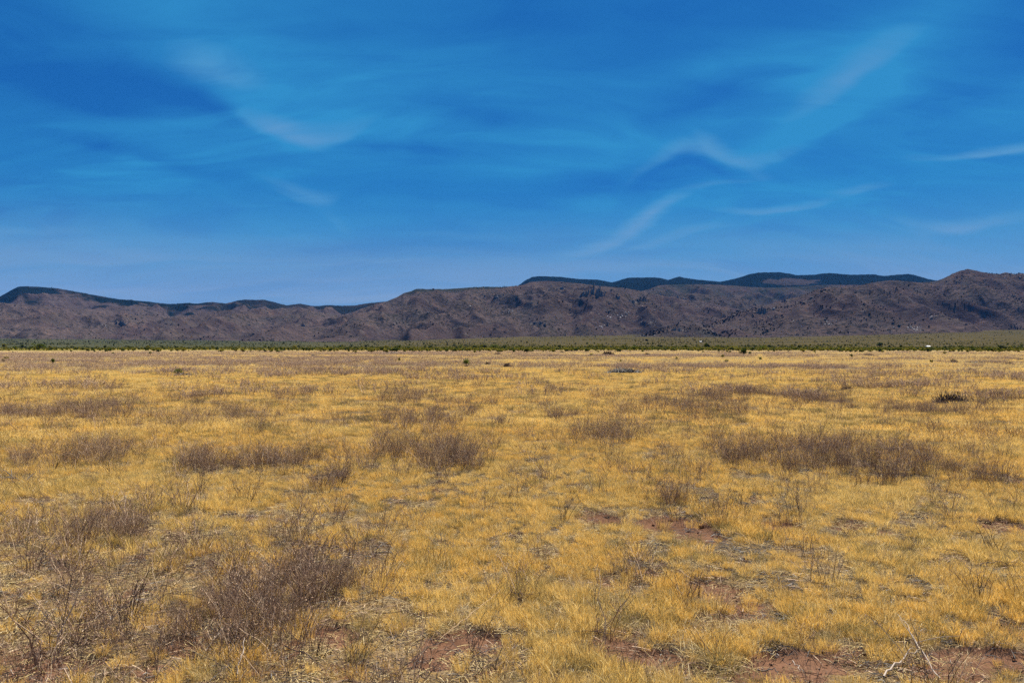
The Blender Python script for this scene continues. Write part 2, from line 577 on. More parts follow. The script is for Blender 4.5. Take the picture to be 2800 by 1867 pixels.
M_TANWOOD = mat_twig('tan_stick', (0.26, 0.16, 0.085), (0.46, 0.32, 0.18))
M_GREYWOOD = mat_twig('grey_brush', (0.045, 0.042, 0.040), (0.15, 0.14, 0.128), (0.42, 0.40, 0.36))
M_LEAFD = mat_leafy('dark_green_leaves', ((0.030, 0.045, 0.012), (0.045, 0.062, 0.016), (0.022, 0.032, 0.010), (0.065, 0.085, 0.022)), 0.3, 0.05)
M_LEAFG = mat_leafy('green_leaves', ((0.070, 0.095, 0.016), (0.10, 0.12, 0.020), (0.05, 0.07, 0.014), (0.15, 0.16, 0.035)), 0.35, 0.05)
M_LEAFY = mat_leafy('yellow_green_leaves', ((0.16, 0.150, 0.020), (0.20, 0.175, 0.028), (0.11, 0.105, 0.020), (0.26, 0.22, 0.05)), 0.35, 0.05)
M_JUNI = mat_leafy('juniper_leaves', ((0.006, 0.010, 0.008), (0.010, 0.015, 0.010), (0.005, 0.007, 0.006), (0.014, 0.018, 0.011)), 0.1, 0.004)

# soil, litter and far straw on one ground sheet
m, t = new_mat('ground_soil')
M_GROUND = m
pos = t.n('ShaderNodeNewGeometry').outputs['Position']
soil = t.attr('soil')
weed = t.attr('weed')
far = t.attr('far')
fan = t.attr('fan')
n1 = t.noise(pos, 1.7, 5, 0.6)
n2 = t.noise(pos, 14.0, 5, 0.65)
n3 = t.noise(pos, 70.0, 4, 0.7)
soilc = t.mix(t.ramp(n1, 0.3, 0.7), (0.150, 0.078, 0.046), (0.205, 0.110, 0.066))
soilc = t.mix(t.math('MULTIPLY', t.ramp(n3, 0.55, 0.72), 0.5), soilc, (0.06, 0.030, 0.019))
soilc = t.mix(t.math('MULTIPLY', t.ramp(n2, 0.56, 0.75), 0.55), soilc, (0.20, 0.115, 0.07))
litter = t.mix(t.ramp(n3, 0.35, 0.65), (0.07, 0.048, 0.030), (0.28, 0.20, 0.11))
litter = t.mix(t.ramp(n2, 0.42, 0.66), litter, (0.24, 0.15, 0.055))
nearc = t.mix(t.ramp(t.math('ADD', soil, t.math('MULTIPLY', t.math('SUBTRACT', n2, 0.5), 0.8)), 0.25, 0.6), litter, soilc)
mpf = t.n('ShaderNodeMapping')
mpf.inputs['Scale'].default_value = (0.35, 1.0, 1.0)
t.l(pos, mpf.inputs['Vector'])
nf = t.noise(mpf.outputs[0], 0.10, 6, 0.65)
straw = t.mix(t.ramp(nf, 0.3, 0.7), (0.245, 0.180, 0.075), (0.31, 0.240, 0.115))
weedc = t.mix(t.ramp(nf, 0.3, 0.7), (0.165, 0.118, 0.078), (0.215, 0.155, 0.103))
farc = t.mix(t.ramp(t.math('ADD', weed, t.math('MULTIPLY', t.math('SUBTRACT', nf, 0.5), 0.9)), 0.12, 0.62), straw, weedc)
c = t.mix(far, nearc, farc)
nfan = t.noise(mpf.outputs[0], 0.012, 7, 0.68)
fanc = t.mix(t.ramp(nfan, 0.35, 0.65), (0.055, 0.049, 0.022), (0.098, 0.076, 0.036))
fanc = t.mix(t.math('MULTIPLY', t.attr('left'), 0.85), fanc, t.mix(t.ramp(nfan, 0.35, 0.65), (0.032, 0.042, 0.024), (0.070, 0.070, 0.040)))
belt = t.attr('belt')
beltc = t.mix(t.ramp(t.noise(mpf.outputs[0], 0.035, 7, 0.7), 0.40, 0.60), (0.095, 0.085, 0.016), (0.23, 0.18, 0.05))
c = t.mix(belt, c, beltc)
c = t.mix(fan, c, fanc)
bmp = bump(t, t.math('ADD', n2, t.math('MULTIPLY', n3, 0.5)), 0.6, 0.02)
out(t, principled(t, c, 0.95, 0.05, bmp))


def mat_mountain(name, green, tint):
    m, t = new_mat(name)
    pos = t.n('ShaderNodeNewGeometry').outputs['Position']
    veg = t.attr('veg')
    rock = t.attr('rock')
    a = t.noise(pos, 0.0022, 6, 0.62)
    b = t.noise(pos, 0.011, 6, 0.68)
    c3 = t.noise(pos, 0.045, 5, 0.75)
    col = t.mix(t.ramp(a, 0.40, 0.60), tint[0], tint[1])
    col = t.mix(t.math('MULTIPLY', t.ramp(b, 0.50, 0.68), 0.75), col, tint[2])
    col = t.mix(t.math('MULTIPLY', t.ramp(t.math('ADD', b, t.math('MULTIPLY', t.math('SUBTRACT', c3, 0.5), 1.2)), 0.58, 0.72), 0.5), col, (0.17, 0.152, 0.138))
    spk = t.ramp(t.math('ADD', c3, t.math('MULTIPLY', t.math('SUBTRACT', a, 0.5), 0.5)), 0.53, 0.62)
    col = t.mix(t.math('MULTIPLY', spk, 0.8), col, (0.022, 0.022, 0.019))
    col = t.mix(rock, col, t.mix(t.ramp(c3, 0.4, 0.6), (0.030, 0.026, 0.027), (0.14, 0.122, 0.112)))
    gcol = t.mix(t.ramp(t.noise(pos, 0.03, 5, 0.7), 0.42, 0.62), green[0], green[1])
    col = t.mix(veg, col, gcol)
    nb = bump(t, t.math('ADD', b, t.math('MULTIPLY', c3, 0.6)), 1.0, 26.0)
    out(t, principled(t, col, 0.95, 0.05, nb))
    return m


M_MTN = mat_mountain('brown_mountain', ((0.020, 0.029, 0.022), (0.046, 0.050, 0.036)),
                     ((0.070, 0.050, 0.048), (0.118, 0.088, 0.078), (0.140, 0.084, 0.064)))
M_MESA = mat_mountain('wooded_mesa', ((0.004, 0.008, 0.008), (0.012, 0.018, 0.015)),
                      ((0.070, 0.052, 0.050), (0.096, 0.073, 0.067), (0.118, 0.078, 0.066)))


def mat_rock(name, a, b):
    m, t = new_mat(name)
    pos = t.n('ShaderNodeNewGeometry').outputs['Position']
    rnd = t.n('ShaderNodeObjectInfo').outputs['Random']
    sc = t.n('ShaderNodeTexCoord').outputs['Object']
    n = t.noise(sc, 3.0, 6, 0.65)
    c = t.mix(t.ramp(t.math('ADD', n, t.math('MULTIPLY', t.math('SUBTRACT', rnd, 0.5), 0.4)), 0.35, 0.65), a, b)
    out(t, principled(t, c, 0.9, 0.1, bump(t, n, 0.7, 0.2)))
    return m


M_CLIFF = mat_rock('grey_cliff_rock', (0.045, 0.040, 0.042), (0.15, 0.13, 0.12))
M_GRANITE = mat_rock('pale_granite', (0.22, 0.21, 0.205), (0.42, 0.40, 0.39))
M_BOULDER = mat_rock('brown_boulder', (0.035, 0.028, 0.027), (0.10, 0.082, 0.074))
M_PEBBLE = mat_rock('pebble_stone', (0.22, 0.13, 0.09), (0.42, 0.31, 0.24))
M_CLOD = mat_rock('red_soil_clod', (0.11, 0.048, 0.028), (0.22, 0.095, 0.052))


def mat_plain(name, c, rough=0.6):
    m, t = new_mat(name)
    pos = t.n('ShaderNodeNewGeometry').outputs['Position']
    n = t.noise(pos, 0.8, 3, 0.5)
    out(t, principled(t, t.mix(n, c, tuple(k * 0.86 for k in c)), rough, 0.3))
    return m


M_WHITE = mat_plain('white_paint', (0.80, 0.80, 0.78))
M_ROOFM = mat_plain('metal_roof', (0.72, 0.72, 0.72), 0.4)
M_TANWALL = mat_plain('tan_wall', (0.50, 0.40, 0.30))
M_GLASS = mat_plain('dark_window', (0.03, 0.035, 0.04), 0.15)

# ================================================================== ground sheet
def build_ground():
    az_f = np.linspace(-50, 50, 380)
    az_c = np.linspace(50, 310, 60)[1:-1]
    az = np.radians(np.concatenate([az_f, az_c]))
    r = np.concatenate([[0.25, 0.6, 1.0, 1.5, 2.0, 2.5], np.geomspace(2.9, 60, 560), np.geomspace(61.5, 16000, 190)])
    A, R = np.meshgrid(az, r)
    X, Y = np.sin(A) * R, np.cos(A) * R
    Z = ground_z(X, Y)
    s = np.zeros_like(X)
    nr = R < 75
    s[nr] = soil_mask(X[nr], Y[nr])
    n = R < 30
    cl = fbm(X[n] * 6.5, Y[n] * 6.5, 4, 21, 0.6)
    Z[n] += -0.035 * s[n] + s[n] * 0.034 * np.clip(cl, -0.3, 1) + 0.010 * fbm(X[n] * 9, Y[n] * 9, 3, 25)
    w = np.zeros_like(X)
    nw = (R > 5) & (R < 480)
    w[nw] = weed_mask(X[nw], Y[nw])
    far = sstep(R, 18, 70)
    left = sstep(1350 - (CX + X / np.maximum(Y, 1.0) * F), 0, 700)
    fan = sstep(R + 160 * fbm(X / 200, Y / 200, 3, 55), 900, 1350)
    belt = sstep(R + 60 * fbm(X / 90, Y / 60, 3, 57), 300, 480)
    na, nn = len(az), len(r)
    idx = np.arange(na * nn).reshape(nn, na)
    a0, a1 = idx[:-1, :], idx[1:, :]
    Fc = np.stack([a0, np.roll(a0, -1, 1), np.roll(a1, -1, 1), a1], -1).reshape(-1, 4)
    V = np.stack([X, Y, Z], -1).reshape(-1, 3)
    V = np.vstack([V, [[0, 0, gz1(0.01, 0.01)]]])
    me = mesh_np('ground', V, Fc[:, ::-1].copy(), [M_GROUND], True)
    for nm, ar in (('soil', s), ('weed', w), ('far', far), ('fan', fan), ('belt', belt), ('left', left)):
        fattr(me, nm, np.append(ar.ravel(), 0.0))
    tag(link(bpy.data.objects.new('ground', me)), kind='structure', label='flat dry desert plain of red soil rising to a slope')


build_ground()

# ================================================================== mountains
LAYERS = {}


def ridge(name, prof, d_foot, d_crest, na, nd, seed, mat, veg, spur=0.5, back=1.35, power=1.15, flat=0.0, wide=700.0, label=None, rockf=0.5, foot_wob=350.0):
    """one range: crest line from the photographed outline at its own distance, with spurs, gullies and a far side"""
    P = np.array(prof, float)
    u = np.linspace(P[0, 0], P[-1, 0], na)
    py = np.interp(u, P[:, 0], P[:, 1])
    ker = np.array([0, 1, 3, 1, 0], float)
    py = np.convolve(np.pad(py, 2, mode='edge'), ker / ker.sum(), 'valid')
    py = py + 0.8 * fbm(u / 14.0, u * 0 + seed, 3, seed)
    if callable(d_foot):
        df0 = d_foot(u)
    else:
        df0 = np.full_like(u, d_foot)
    dc = d_crest(u) if callable(d_crest) else np.full_like(u, d_crest)
    dfv = df0 + foot_wob * fbm(u / 160.0, u * 0 + 3.3, 3, seed + 5)
    tt = np.concatenate([np.linspace(0, 1.0, int(nd * 0.85)) ** 0.92, np.linspace(1.0, back, nd - int(nd * 0.85) + 1)[1:]])
    T, U = np.meshgrid(tt, u, indexing='ij')
    Dd = dfv[None, :] + (dc - dfv)[None, :] * T
    X, Y = (U - CX) / F * Dd, Dd
    G = ground_z(X, Y)
    H = ((HZ - py) / F * dc + CAMZ)[None, :]
    # drainage: ribs and ravines running down the slope, slanted and branching
    wx = X + 0.32 * wide * fbm(X / (wide * 1.3), Y / (wide * 1.3), 3, seed + 11, 0.45)
    wy = Y + 0.32 * wide * fbm(X / (wide * 1.3), Y / (wide * 1.3), 3, seed + 13, 0.45)
    rib = ridged(wx / wide, wy / (wide * 3.0), 2, seed + 17, 0.4) - 0.55
    rib2 = ridged(wx / (wide * 0.40), wy / (wide * 0.9), 2, seed + 19, 0.4) - 0.55
    lump2 = fbm(X / (wide * 2.6), Y / (wide * 2.6), 3, seed + 21, 0.4)
    s = np.where(T < 1, np.clip(T, 0, 1) ** power, 1 - np.clip((T - 1 - flat) / (back - 1 - flat), 0, 1) ** 1.4)
    Hr = np.maximum(H - G, 0)
    env = np.clip(4 * T * (1 - T), 0, 1) ** 0.7
    amp = np.minimum(Hr, 520) * spur * env
    h = G + Hr * s + amp * (0.50 * rib + 0.17 * rib2 + 0.30 * lump2)
    h = h + np.minimum(Hr, 160) * 0.05 * np.clip(T * 3, 0, 1) * fbm(X / 55, Y / 55, 3, seed + 23, 0.5)
    h = h - 12.0 * (1 - sstep(T, 0, 0.05)) - 20 * (T >= back - 1e-6)
    el = ((h - CAMZ) / Dd * F)
    k = (HZ - py) / np.maximum(el.max(0), 1.0)
    kk = np.convolve(np.pad(k, 2, mode='edge'), np.array([.1, .2, .4, .2, .1]), 'valid')
    h = G + (h - G) * kk[None, :]
    el = ((h - CAMZ) / Dd * F)
    ve = np.clip(veg(U, HZ - el, T, fbm(X / 260, Y / 260, 4, seed + 29)), 0, 1)
    slope = np.abs(np.gradient(h, axis=0)) / np.maximum(np.abs(np.gradient(Dd, axis=0)), 1e-3)
    ro = np.clip((fbm(X / 110, Y / 110, 4, seed + 31) - 0.16) * 3.2, 0, 1) * rockf * sstep(T, 0.15, 0.3)
    na_, nd_ = len(u), len(tt)
    idx = np.arange(na_ * nd_).reshape(nd_, na_)
    Fc = np.stack([idx[:-1, :-1], idx[:-1, 1:], idx[1:, 1:], idx[1:, :-1]], -1).reshape(-1, 4)
    me = mesh_np(name, np.stack([X, Y, h], -1).reshape(-1, 3), Fc, [mat], True)
    fattr(me, 'veg', ve)
    fattr(me, 'rock', ro)
    o = tag(link(bpy.data.objects.new(name, me)), kind='structure', label=label)
    LAYERS[name] = dict(u=u, T=T, D=Dd, h=h, el=el, veg=ve, X=X, Y=Y)
    return o


def s2(pts):
    return [(x * K, y * K) for x, y in pts]


def c1(pts):   # from the strip enlargement starting at (0, 700)
    return [(x / 2.352, 700 + y / 2.352) for x, y in pts]


def c2(pts):
    return [(900 + x / 2.352, 700 + y / 2.352) for x, y in pts]


def c3(pts):
    return [(1800 + x / 2.352, 700 + y / 2.352) for x, y in pts]


ridge('wooded_mesa', s2([(1080, 720), (1150, 690), (1190, 656), (1205, 645), (1222, 636), (1240, 634), (1290, 636), (1330, 641), (1372, 642), (1388, 645), (1405, 649), (1422, 644), (1442, 638),
                         (1505, 637), (1520, 639), (1535, 643), (1550, 638), (1560, 635), (1572, 638), (1600, 642), (1655, 647), (1680, 642), (1700, 637), (1720, 630), (1742, 626), (1790, 625),
                         (1812, 628), (1830, 632), (1870, 631), (1890, 628), (1905, 627), (1930, 629), (1955, 631), (2010, 630), (2028, 634), (2060, 631), (2090, 629), (2106, 633), (2130, 640), (2152, 645), (2220, 650), (2420, 660)]),
      6500, 10500, 560, 130, 101, M_MESA, lambda u, y, T, n: (1.30 + 0.4 * n) * np.where(((u - 2160) / 75) ** 2 + ((y - 770) / 9) ** 2 < 1 + 1.5 * n, 0.25, 1.0), spur=0.42, flat=0.06, wide=1100,
      label='distant dark green flat topped mesas on the skyline', rockf=0.25)
ridge('long_mountain', c1([(-400, 420), (-150, 330), (0, 260), (60, 225), (115, 197), (160, 194), (260, 199), (360, 207), (450, 222), (600, 250), (750, 276), (930, 291), (1095, 311), (1140, 306), (1215, 301),
                           (1265, 307), (1330, 297), (1370, 296), (1455, 306), (1510, 290), (1570, 279), (1640, 283), (1690, 280), (1750, 293), (1840, 317), (1880, 312), (1930, 306), (2000, 320),
                           (2050, 322), (2100, 315), (2200, 320), (2280, 318), (2352, 305), (2500, 290), (2560, 300)]),
      5000, 8200, 560, 170, 211, M_MESA, lambda u, y, T, n: np.where(u < 560, 1.05, 0.9) * sstep(T + 0.45 * n + 0.05 * np.sin(u / 37.0), 0.60, 0.80) * np.clip(1.0 + 0.8 * n, 0, 1), spur=0.7, flat=0.03, wide=600,
      label='long sloping mountain with dark wooded upper slope', rockf=0.35)
ridge('brown_foothills', c1([(-500, 330), (-200, 300), (0, 300), (150, 312), (260, 320), (400, 332), (540, 338), (700, 346), (800, 352), (900, 372), (1100, 388), (1200, 384), (1310, 365),
                             (1420, 352), (1500, 345), (1600, 352), (1700, 345), (1790, 356), (1880, 345), (1960, 350), (2040, 360), (2120, 372), (2250, 390), (2400, 420)]),
      lambda u: np.interp(u, [0, 600, 1000], [4100, 4000, 4000]), 6000, 520, 190, 307, M_MTN, lambda u, y, T, n: 0.12 + 0.4 * n, spur=1.1, wide=430,
      label='lower brown foothills in front of the long mountain', rockf=0.55)
ridge('brown_massif', c2([(-560, 545), (-420, 520), (-300, 480), (-150, 440), (0, 400), (120, 370), (250, 325), (380, 288), (440, 262), (480, 238), (530, 226), (560, 210), (620, 213), (760, 212), (900, 203), (990, 198), (1120, 200),
                          (1170, 196), (1230, 190), (1300, 167), (1400, 160), (1500, 166), (1600, 176), (1700, 188), (1780, 196), (1900, 205), (2000, 225), (2100, 246), (2200, 268), (2352, 290),
                          (2480, 310), (2620, 345), (2800, 400), (2950, 470), (3050, 520)]),
      lambda u: np.interp(u, [600, 1100, 1500, 2200], [3500, 3600, 3700, 4100]), 5800, 860, 260, 401, M_MTN,
      lambda u, y, T, n: np.maximum(0.10 + 0.45 * n, 0.85 * sstep(T, 0.95, 0.985) * sstep(1420 - u, 0, 40) * sstep(u, 1080, 1130)), spur=0.95, flat=0.03, wide=430,
      label='broad brown mountain with a flat rim in the middle of the range', rockf=0.6)
ridge('inner_ridge', c3([(-200, 250), (-60, 215), (0, 190), (150, 182), (330, 183), (480, 190), (600, 200), (720, 205), (850, 200), (1000, 190), (1150, 185), (1300, 190), (1500, 220), (1700, 260)]),
      5600, 8000, 420, 120, 503, M_MTN, lambda u, y, T, n: 0.42 + 1.1 * n, spur=0.8, wide=450,
      label='banded purple ridge below the distant mesas', rockf=0.4)
ridge('middle_hills', c3([(-350, 380), (-200, 320), (-80, 290), (20, 275), (130, 252), (230, 240), (300, 246), (400, 262), (520, 268), (620, 290), (700, 330), (800, 400), (900, 480)]),
      4600, 6400, 320, 130, 607, M_MTN, lambda u, y, T, n: 0.2 + 0.6 * n, spur=0.9, wide=360,
      label='rounded brown hills between the two large mountains', rockf=0.9)
ridge('right_mountain', c3([(160, 540), (230, 500), (300, 460), (400, 405), (500, 362), (600, 335), (680, 322), (780, 290), (900, 262), (980, 232), (1050, 208), (1130, 200), (1210, 200), (1290, 190), (1380, 172),
                            (1450, 162), (1530, 158), (1600, 164), (1680, 172), (1770, 166), (1830, 146), (1890, 118), (1940, 98), (1990, 88), (2030, 93), (2080, 104), (2150, 114), (2200, 115),
                            (2240, 105), (2290, 117), (2352, 112), (2450, 130), (2600, 120), (2800, 180), (3000, 240)]),
      lambda u: np.interp(u, [1900, 2200, 2500, 2800], [3300, 3200, 3350, 3700]), lambda u: np.interp(u, [1850, 2100, 2400, 3000], [3900, 4500, 5200, 5600]), 800, 250, 709, M_MTN,
      lambda u, y, T, n: 0.05 + 0.45 * n, spur=0.70, wide=420,
      label='rough brown mountain at the right end of the range', rockf=0.7)
ridge('rocky_knoll', c2([(1960, 535), (2020, 510), (2080, 485), (2130, 468), (2190, 452), (2230, 444), (2262, 450), (2300, 455), (2345, 447), (2380, 450), (2430, 462), (2480, 490), (2530, 515), (2580, 530)]),
      3250, 3520, 240, 60, 811, M_MTN, lambda u, y, T, n: 0.35 + 0.6 * n, spur=0.5, wide=200, foot_wob=60.0,
      label='small dark rocky knoll at the foot of the range', rockf=1.0)


def on_ridge(name, px, py):
    """place on a range's near face seen at a photograph pixel"""
    L = LAYERS[name]
    j = int(np.clip(np.searchsorted(L['u'], px), 0, len(L['u']) - 1))
    el = HZ - py
    k = np.nonzero(L['el'][:, j] >= el)[0]
    i = k[0] if len(k) else int(L['el'][:, j].argmax())
    return L['X'][i, j], L['Y'][i, j], L['h'][i, j]


# ================================================================== scatter tool (stuff)
HID = {}


def source_collection(name, meshes):
    c = bpy.data.collections.new(name)
    for i, me in enumerate(meshes):
        o = bpy.data.objects.new('%s_%02d' % (name, i), me)
        c.objects.link(o)
    HID[name] = c
    return c


def scatter(name, P, scale, idx, coll, label, rotz=None, tilt=None):
    n = len(P)
    me = bpy.data.meshes.new(name)
    me.vertices.add(n)
    me.vertices.foreach_set('co', np.asarray(P, np.float32).ravel())
    rot = np.zeros((n, 3), np.float32)
    rot[:, 2] = rng.uniform(0, 6.283, n) if rotz is None else rotz
    if tilt is not None:
        rot[:, 0] = rng.normal(0, tilt, n)
        rot[:, 1] = rng.normal(0, tilt, n)
    a = me.attributes.new('rot', 'FLOAT_VECTOR', 'POINT')
    a.data.foreach_set('vector', rot.ravel())
    sc = np.asarray(scale, np.float32)
    if sc.ndim == 1:
        sc = np.repeat(sc[:, None], 3, 1)
    a = me.attributes.new('scl', 'FLOAT_VECTOR', 'POINT')
    a.data.foreach_set('vector', sc.ravel())
    a = me.attributes.new('pick', 'INT', 'POINT')
    a.data.foreach_set('value', np.asarray(idx, np.int32))
    o = link(bpy.data.objects.new(name, me))
    ng = bpy.data.node_groups.new(name + '_scatter', 'GeometryNodeTree')
    ng.interface.new_socket('Geometry', in_out='INPUT', socket_type='NodeSocketGeometry')
    ng.interface.new_socket('Geometry', in_out='OUTPUT', socket_type='NodeSocketGeometry')
    N, Lk = ng.nodes.new, ng.links.new
    gi, go = N('NodeGroupInput'), N('NodeGroupOutput')
    iop = N('GeometryNodeInstanceOnPoints')
    ci = N('GeometryNodeCollectionInfo')
    ci.inputs['Collection'].default_value = coll
    ci.inputs['Separate Children'].default_value = True
    ci.inputs['Reset Children'].default_value = True

    def named(nm, ty):
        k = N('GeometryNodeInputNamedAttribute')
        k.data_type = ty
        k.inputs['Name'].default_value = nm
        return k.outputs['Attribute']
    e2r = N('FunctionNodeEulerToRotation')
    Lk(named('rot', 'FLOAT_VECTOR'), e2r.inputs[0])
    Lk(gi.outputs[0], iop.inputs['Points'])
    Lk(ci.outputs[0], iop.inputs['Instance'])
    iop.inputs['Pick Instance'].default_value = True
    Lk(named('pick', 'INT'), iop.inputs['Instance Index'])
    Lk(e2r.outputs[0], iop.inputs['Rotation'])
    Lk(named('scl', 'FLOAT_VECTOR'), iop.inputs['Scale'])
    Lk(iop.outputs[0], go.inputs[0])
    md = o.modifiers.new('scatter', 'NODES')
    md.node_group = ng
    tag(o, label=label, kind='stuff')
    return o


# ---- small builders
def tubes(strokes, sides=3):
    """one mesh of thin tapered tubes; each stroke is (points Nx3, radii N)"""
    V, Fc, off = [], [], 0
    for P, R in strokes:
        P = np.asarray(P, float)
        n = len(P)
        tg = np.gradient(P, axis=0)
        tg /= np.linalg.norm(tg, axis=1)[:, None] + 1e-9
        ref = np.array([0.3, 0.9, 0.2]) if abs(tg[0, 2]) > 0.8 else np.array([0.1, 0.2, 1.0])
        b = np.cross(tg, ref)
        b /= np.linalg.norm(b, axis=1)[:, None] + 1e-9
        c = np.cross(tg, b)
        an = np.arange(sides) * (2 * math.pi / sides)
        ring = P[:, None, :] + np.asarray(R)[:, None, None] * (np.cos(an)[None, :, None] * b[:, None, :] + np.sin(an)[None, :, None] * c[:, None, :])
        V.append(ring.reshape(-1, 3))
        i = np.arange(n - 1)[:, None] * sides
        s = np.arange(sides)[None, :]
        s1 = (s + 1) % sides
        q = np.stack([i + s, i + s1, i + sides + s1, i + sides + s], -1).reshape(-1, 4) + off
        Fc.append(q)
        off += n * sides
    return np.vstack(V), np.vstack(Fc)


def blades(n, rad, h, w, lean, rs, head=0.0, droop=0.35):
    """grass tuft: n curved tapering blades"""
    V, Fc = [], []
    o = 0
    for i in range(n):
        a = rs.uniform(0, 6.283)
        r = rad * math.sqrt(rs.uniform())
        bx, by = r * math.cos(a), r * math.sin(a)
        hh = h * rs.uniform(0.45, 1.1)
        da = a + rs.normal(0, 0.9)
        ln = hh * abs(rs.normal(lean, lean * 0.6))
        dx, dy = math.cos(da) * ln, math.sin(da) * ln
        fa = rs.uniform(0, 6.283)
        wx, wy = math.cos(fa) * w * 0.5, math.sin(fa) * w * 0.5
        hd = rs.uniform() < head
        ws = (0.8, 0.6, 1.7 if hd else 0.5)
        zs = (0.0, 0.5, 0.82)
        for z, k in zip(zs, ws):
            f = z ** 1.7
            x, y, zz = bx + dx * f, by + dy * f, hh * (z - droop * 0.3 * f * (ln / hh))
            V += [(x - wx * k, y - wy * k, zz), (x + wx * k, y + wy * k, zz)]
        V.append((bx + dx, by + dy, hh * (1 - droop * 0.3 * (ln / hh))))
        Fc += [(o, o + 1, o + 3, o + 2), (o + 2, o + 3, o + 5, o + 4), (o + 4, o + 5, o + 6)]
        o += 7
    return V, Fc


def joinVF(parts):
    V, Fc, o = [], [], 0
    for v, f in parts:
        V += [tuple(p) for p in v]
        Fc += [tuple(int(i) + o for i in q) for q in f]
        o += len(v)
    return V, Fc


# ================================================================== grass (stuff)
def field_points(n, r0, r1, half=0.72, p=1.0):
    """n random points in the wedge in view, uniform per area (p=1) or thinning outward (p<1)"""
    q = rng.uniform(0, 1, n)
    e = 2 * p
    r = (r0 ** e + q * (r1 ** e - r0 ** e)) ** (1 / e)
    a = rng.uniform(-half, half, n)
    return np.sin(a) * r, np.cos(a) * r


def grass_keep(x, y, soilw=1.0):
    s = soil_mask(x, y)
    n = fbm(x * 1.1, y * 1.1, 4, 61)
    ll = sstep(0.25 - (x + 0.55) / np.maximum(y, .5) - 0.02 * y, 0, 0.25) * sstep(9.0 - y, 0, 3.5)
    d = np.clip(0.58 + 1.35 * n - 0.45 * ll, 0.08, 1) * np.clip(1 - 1.25 * soilw * s, 0.045, 1)
    return d


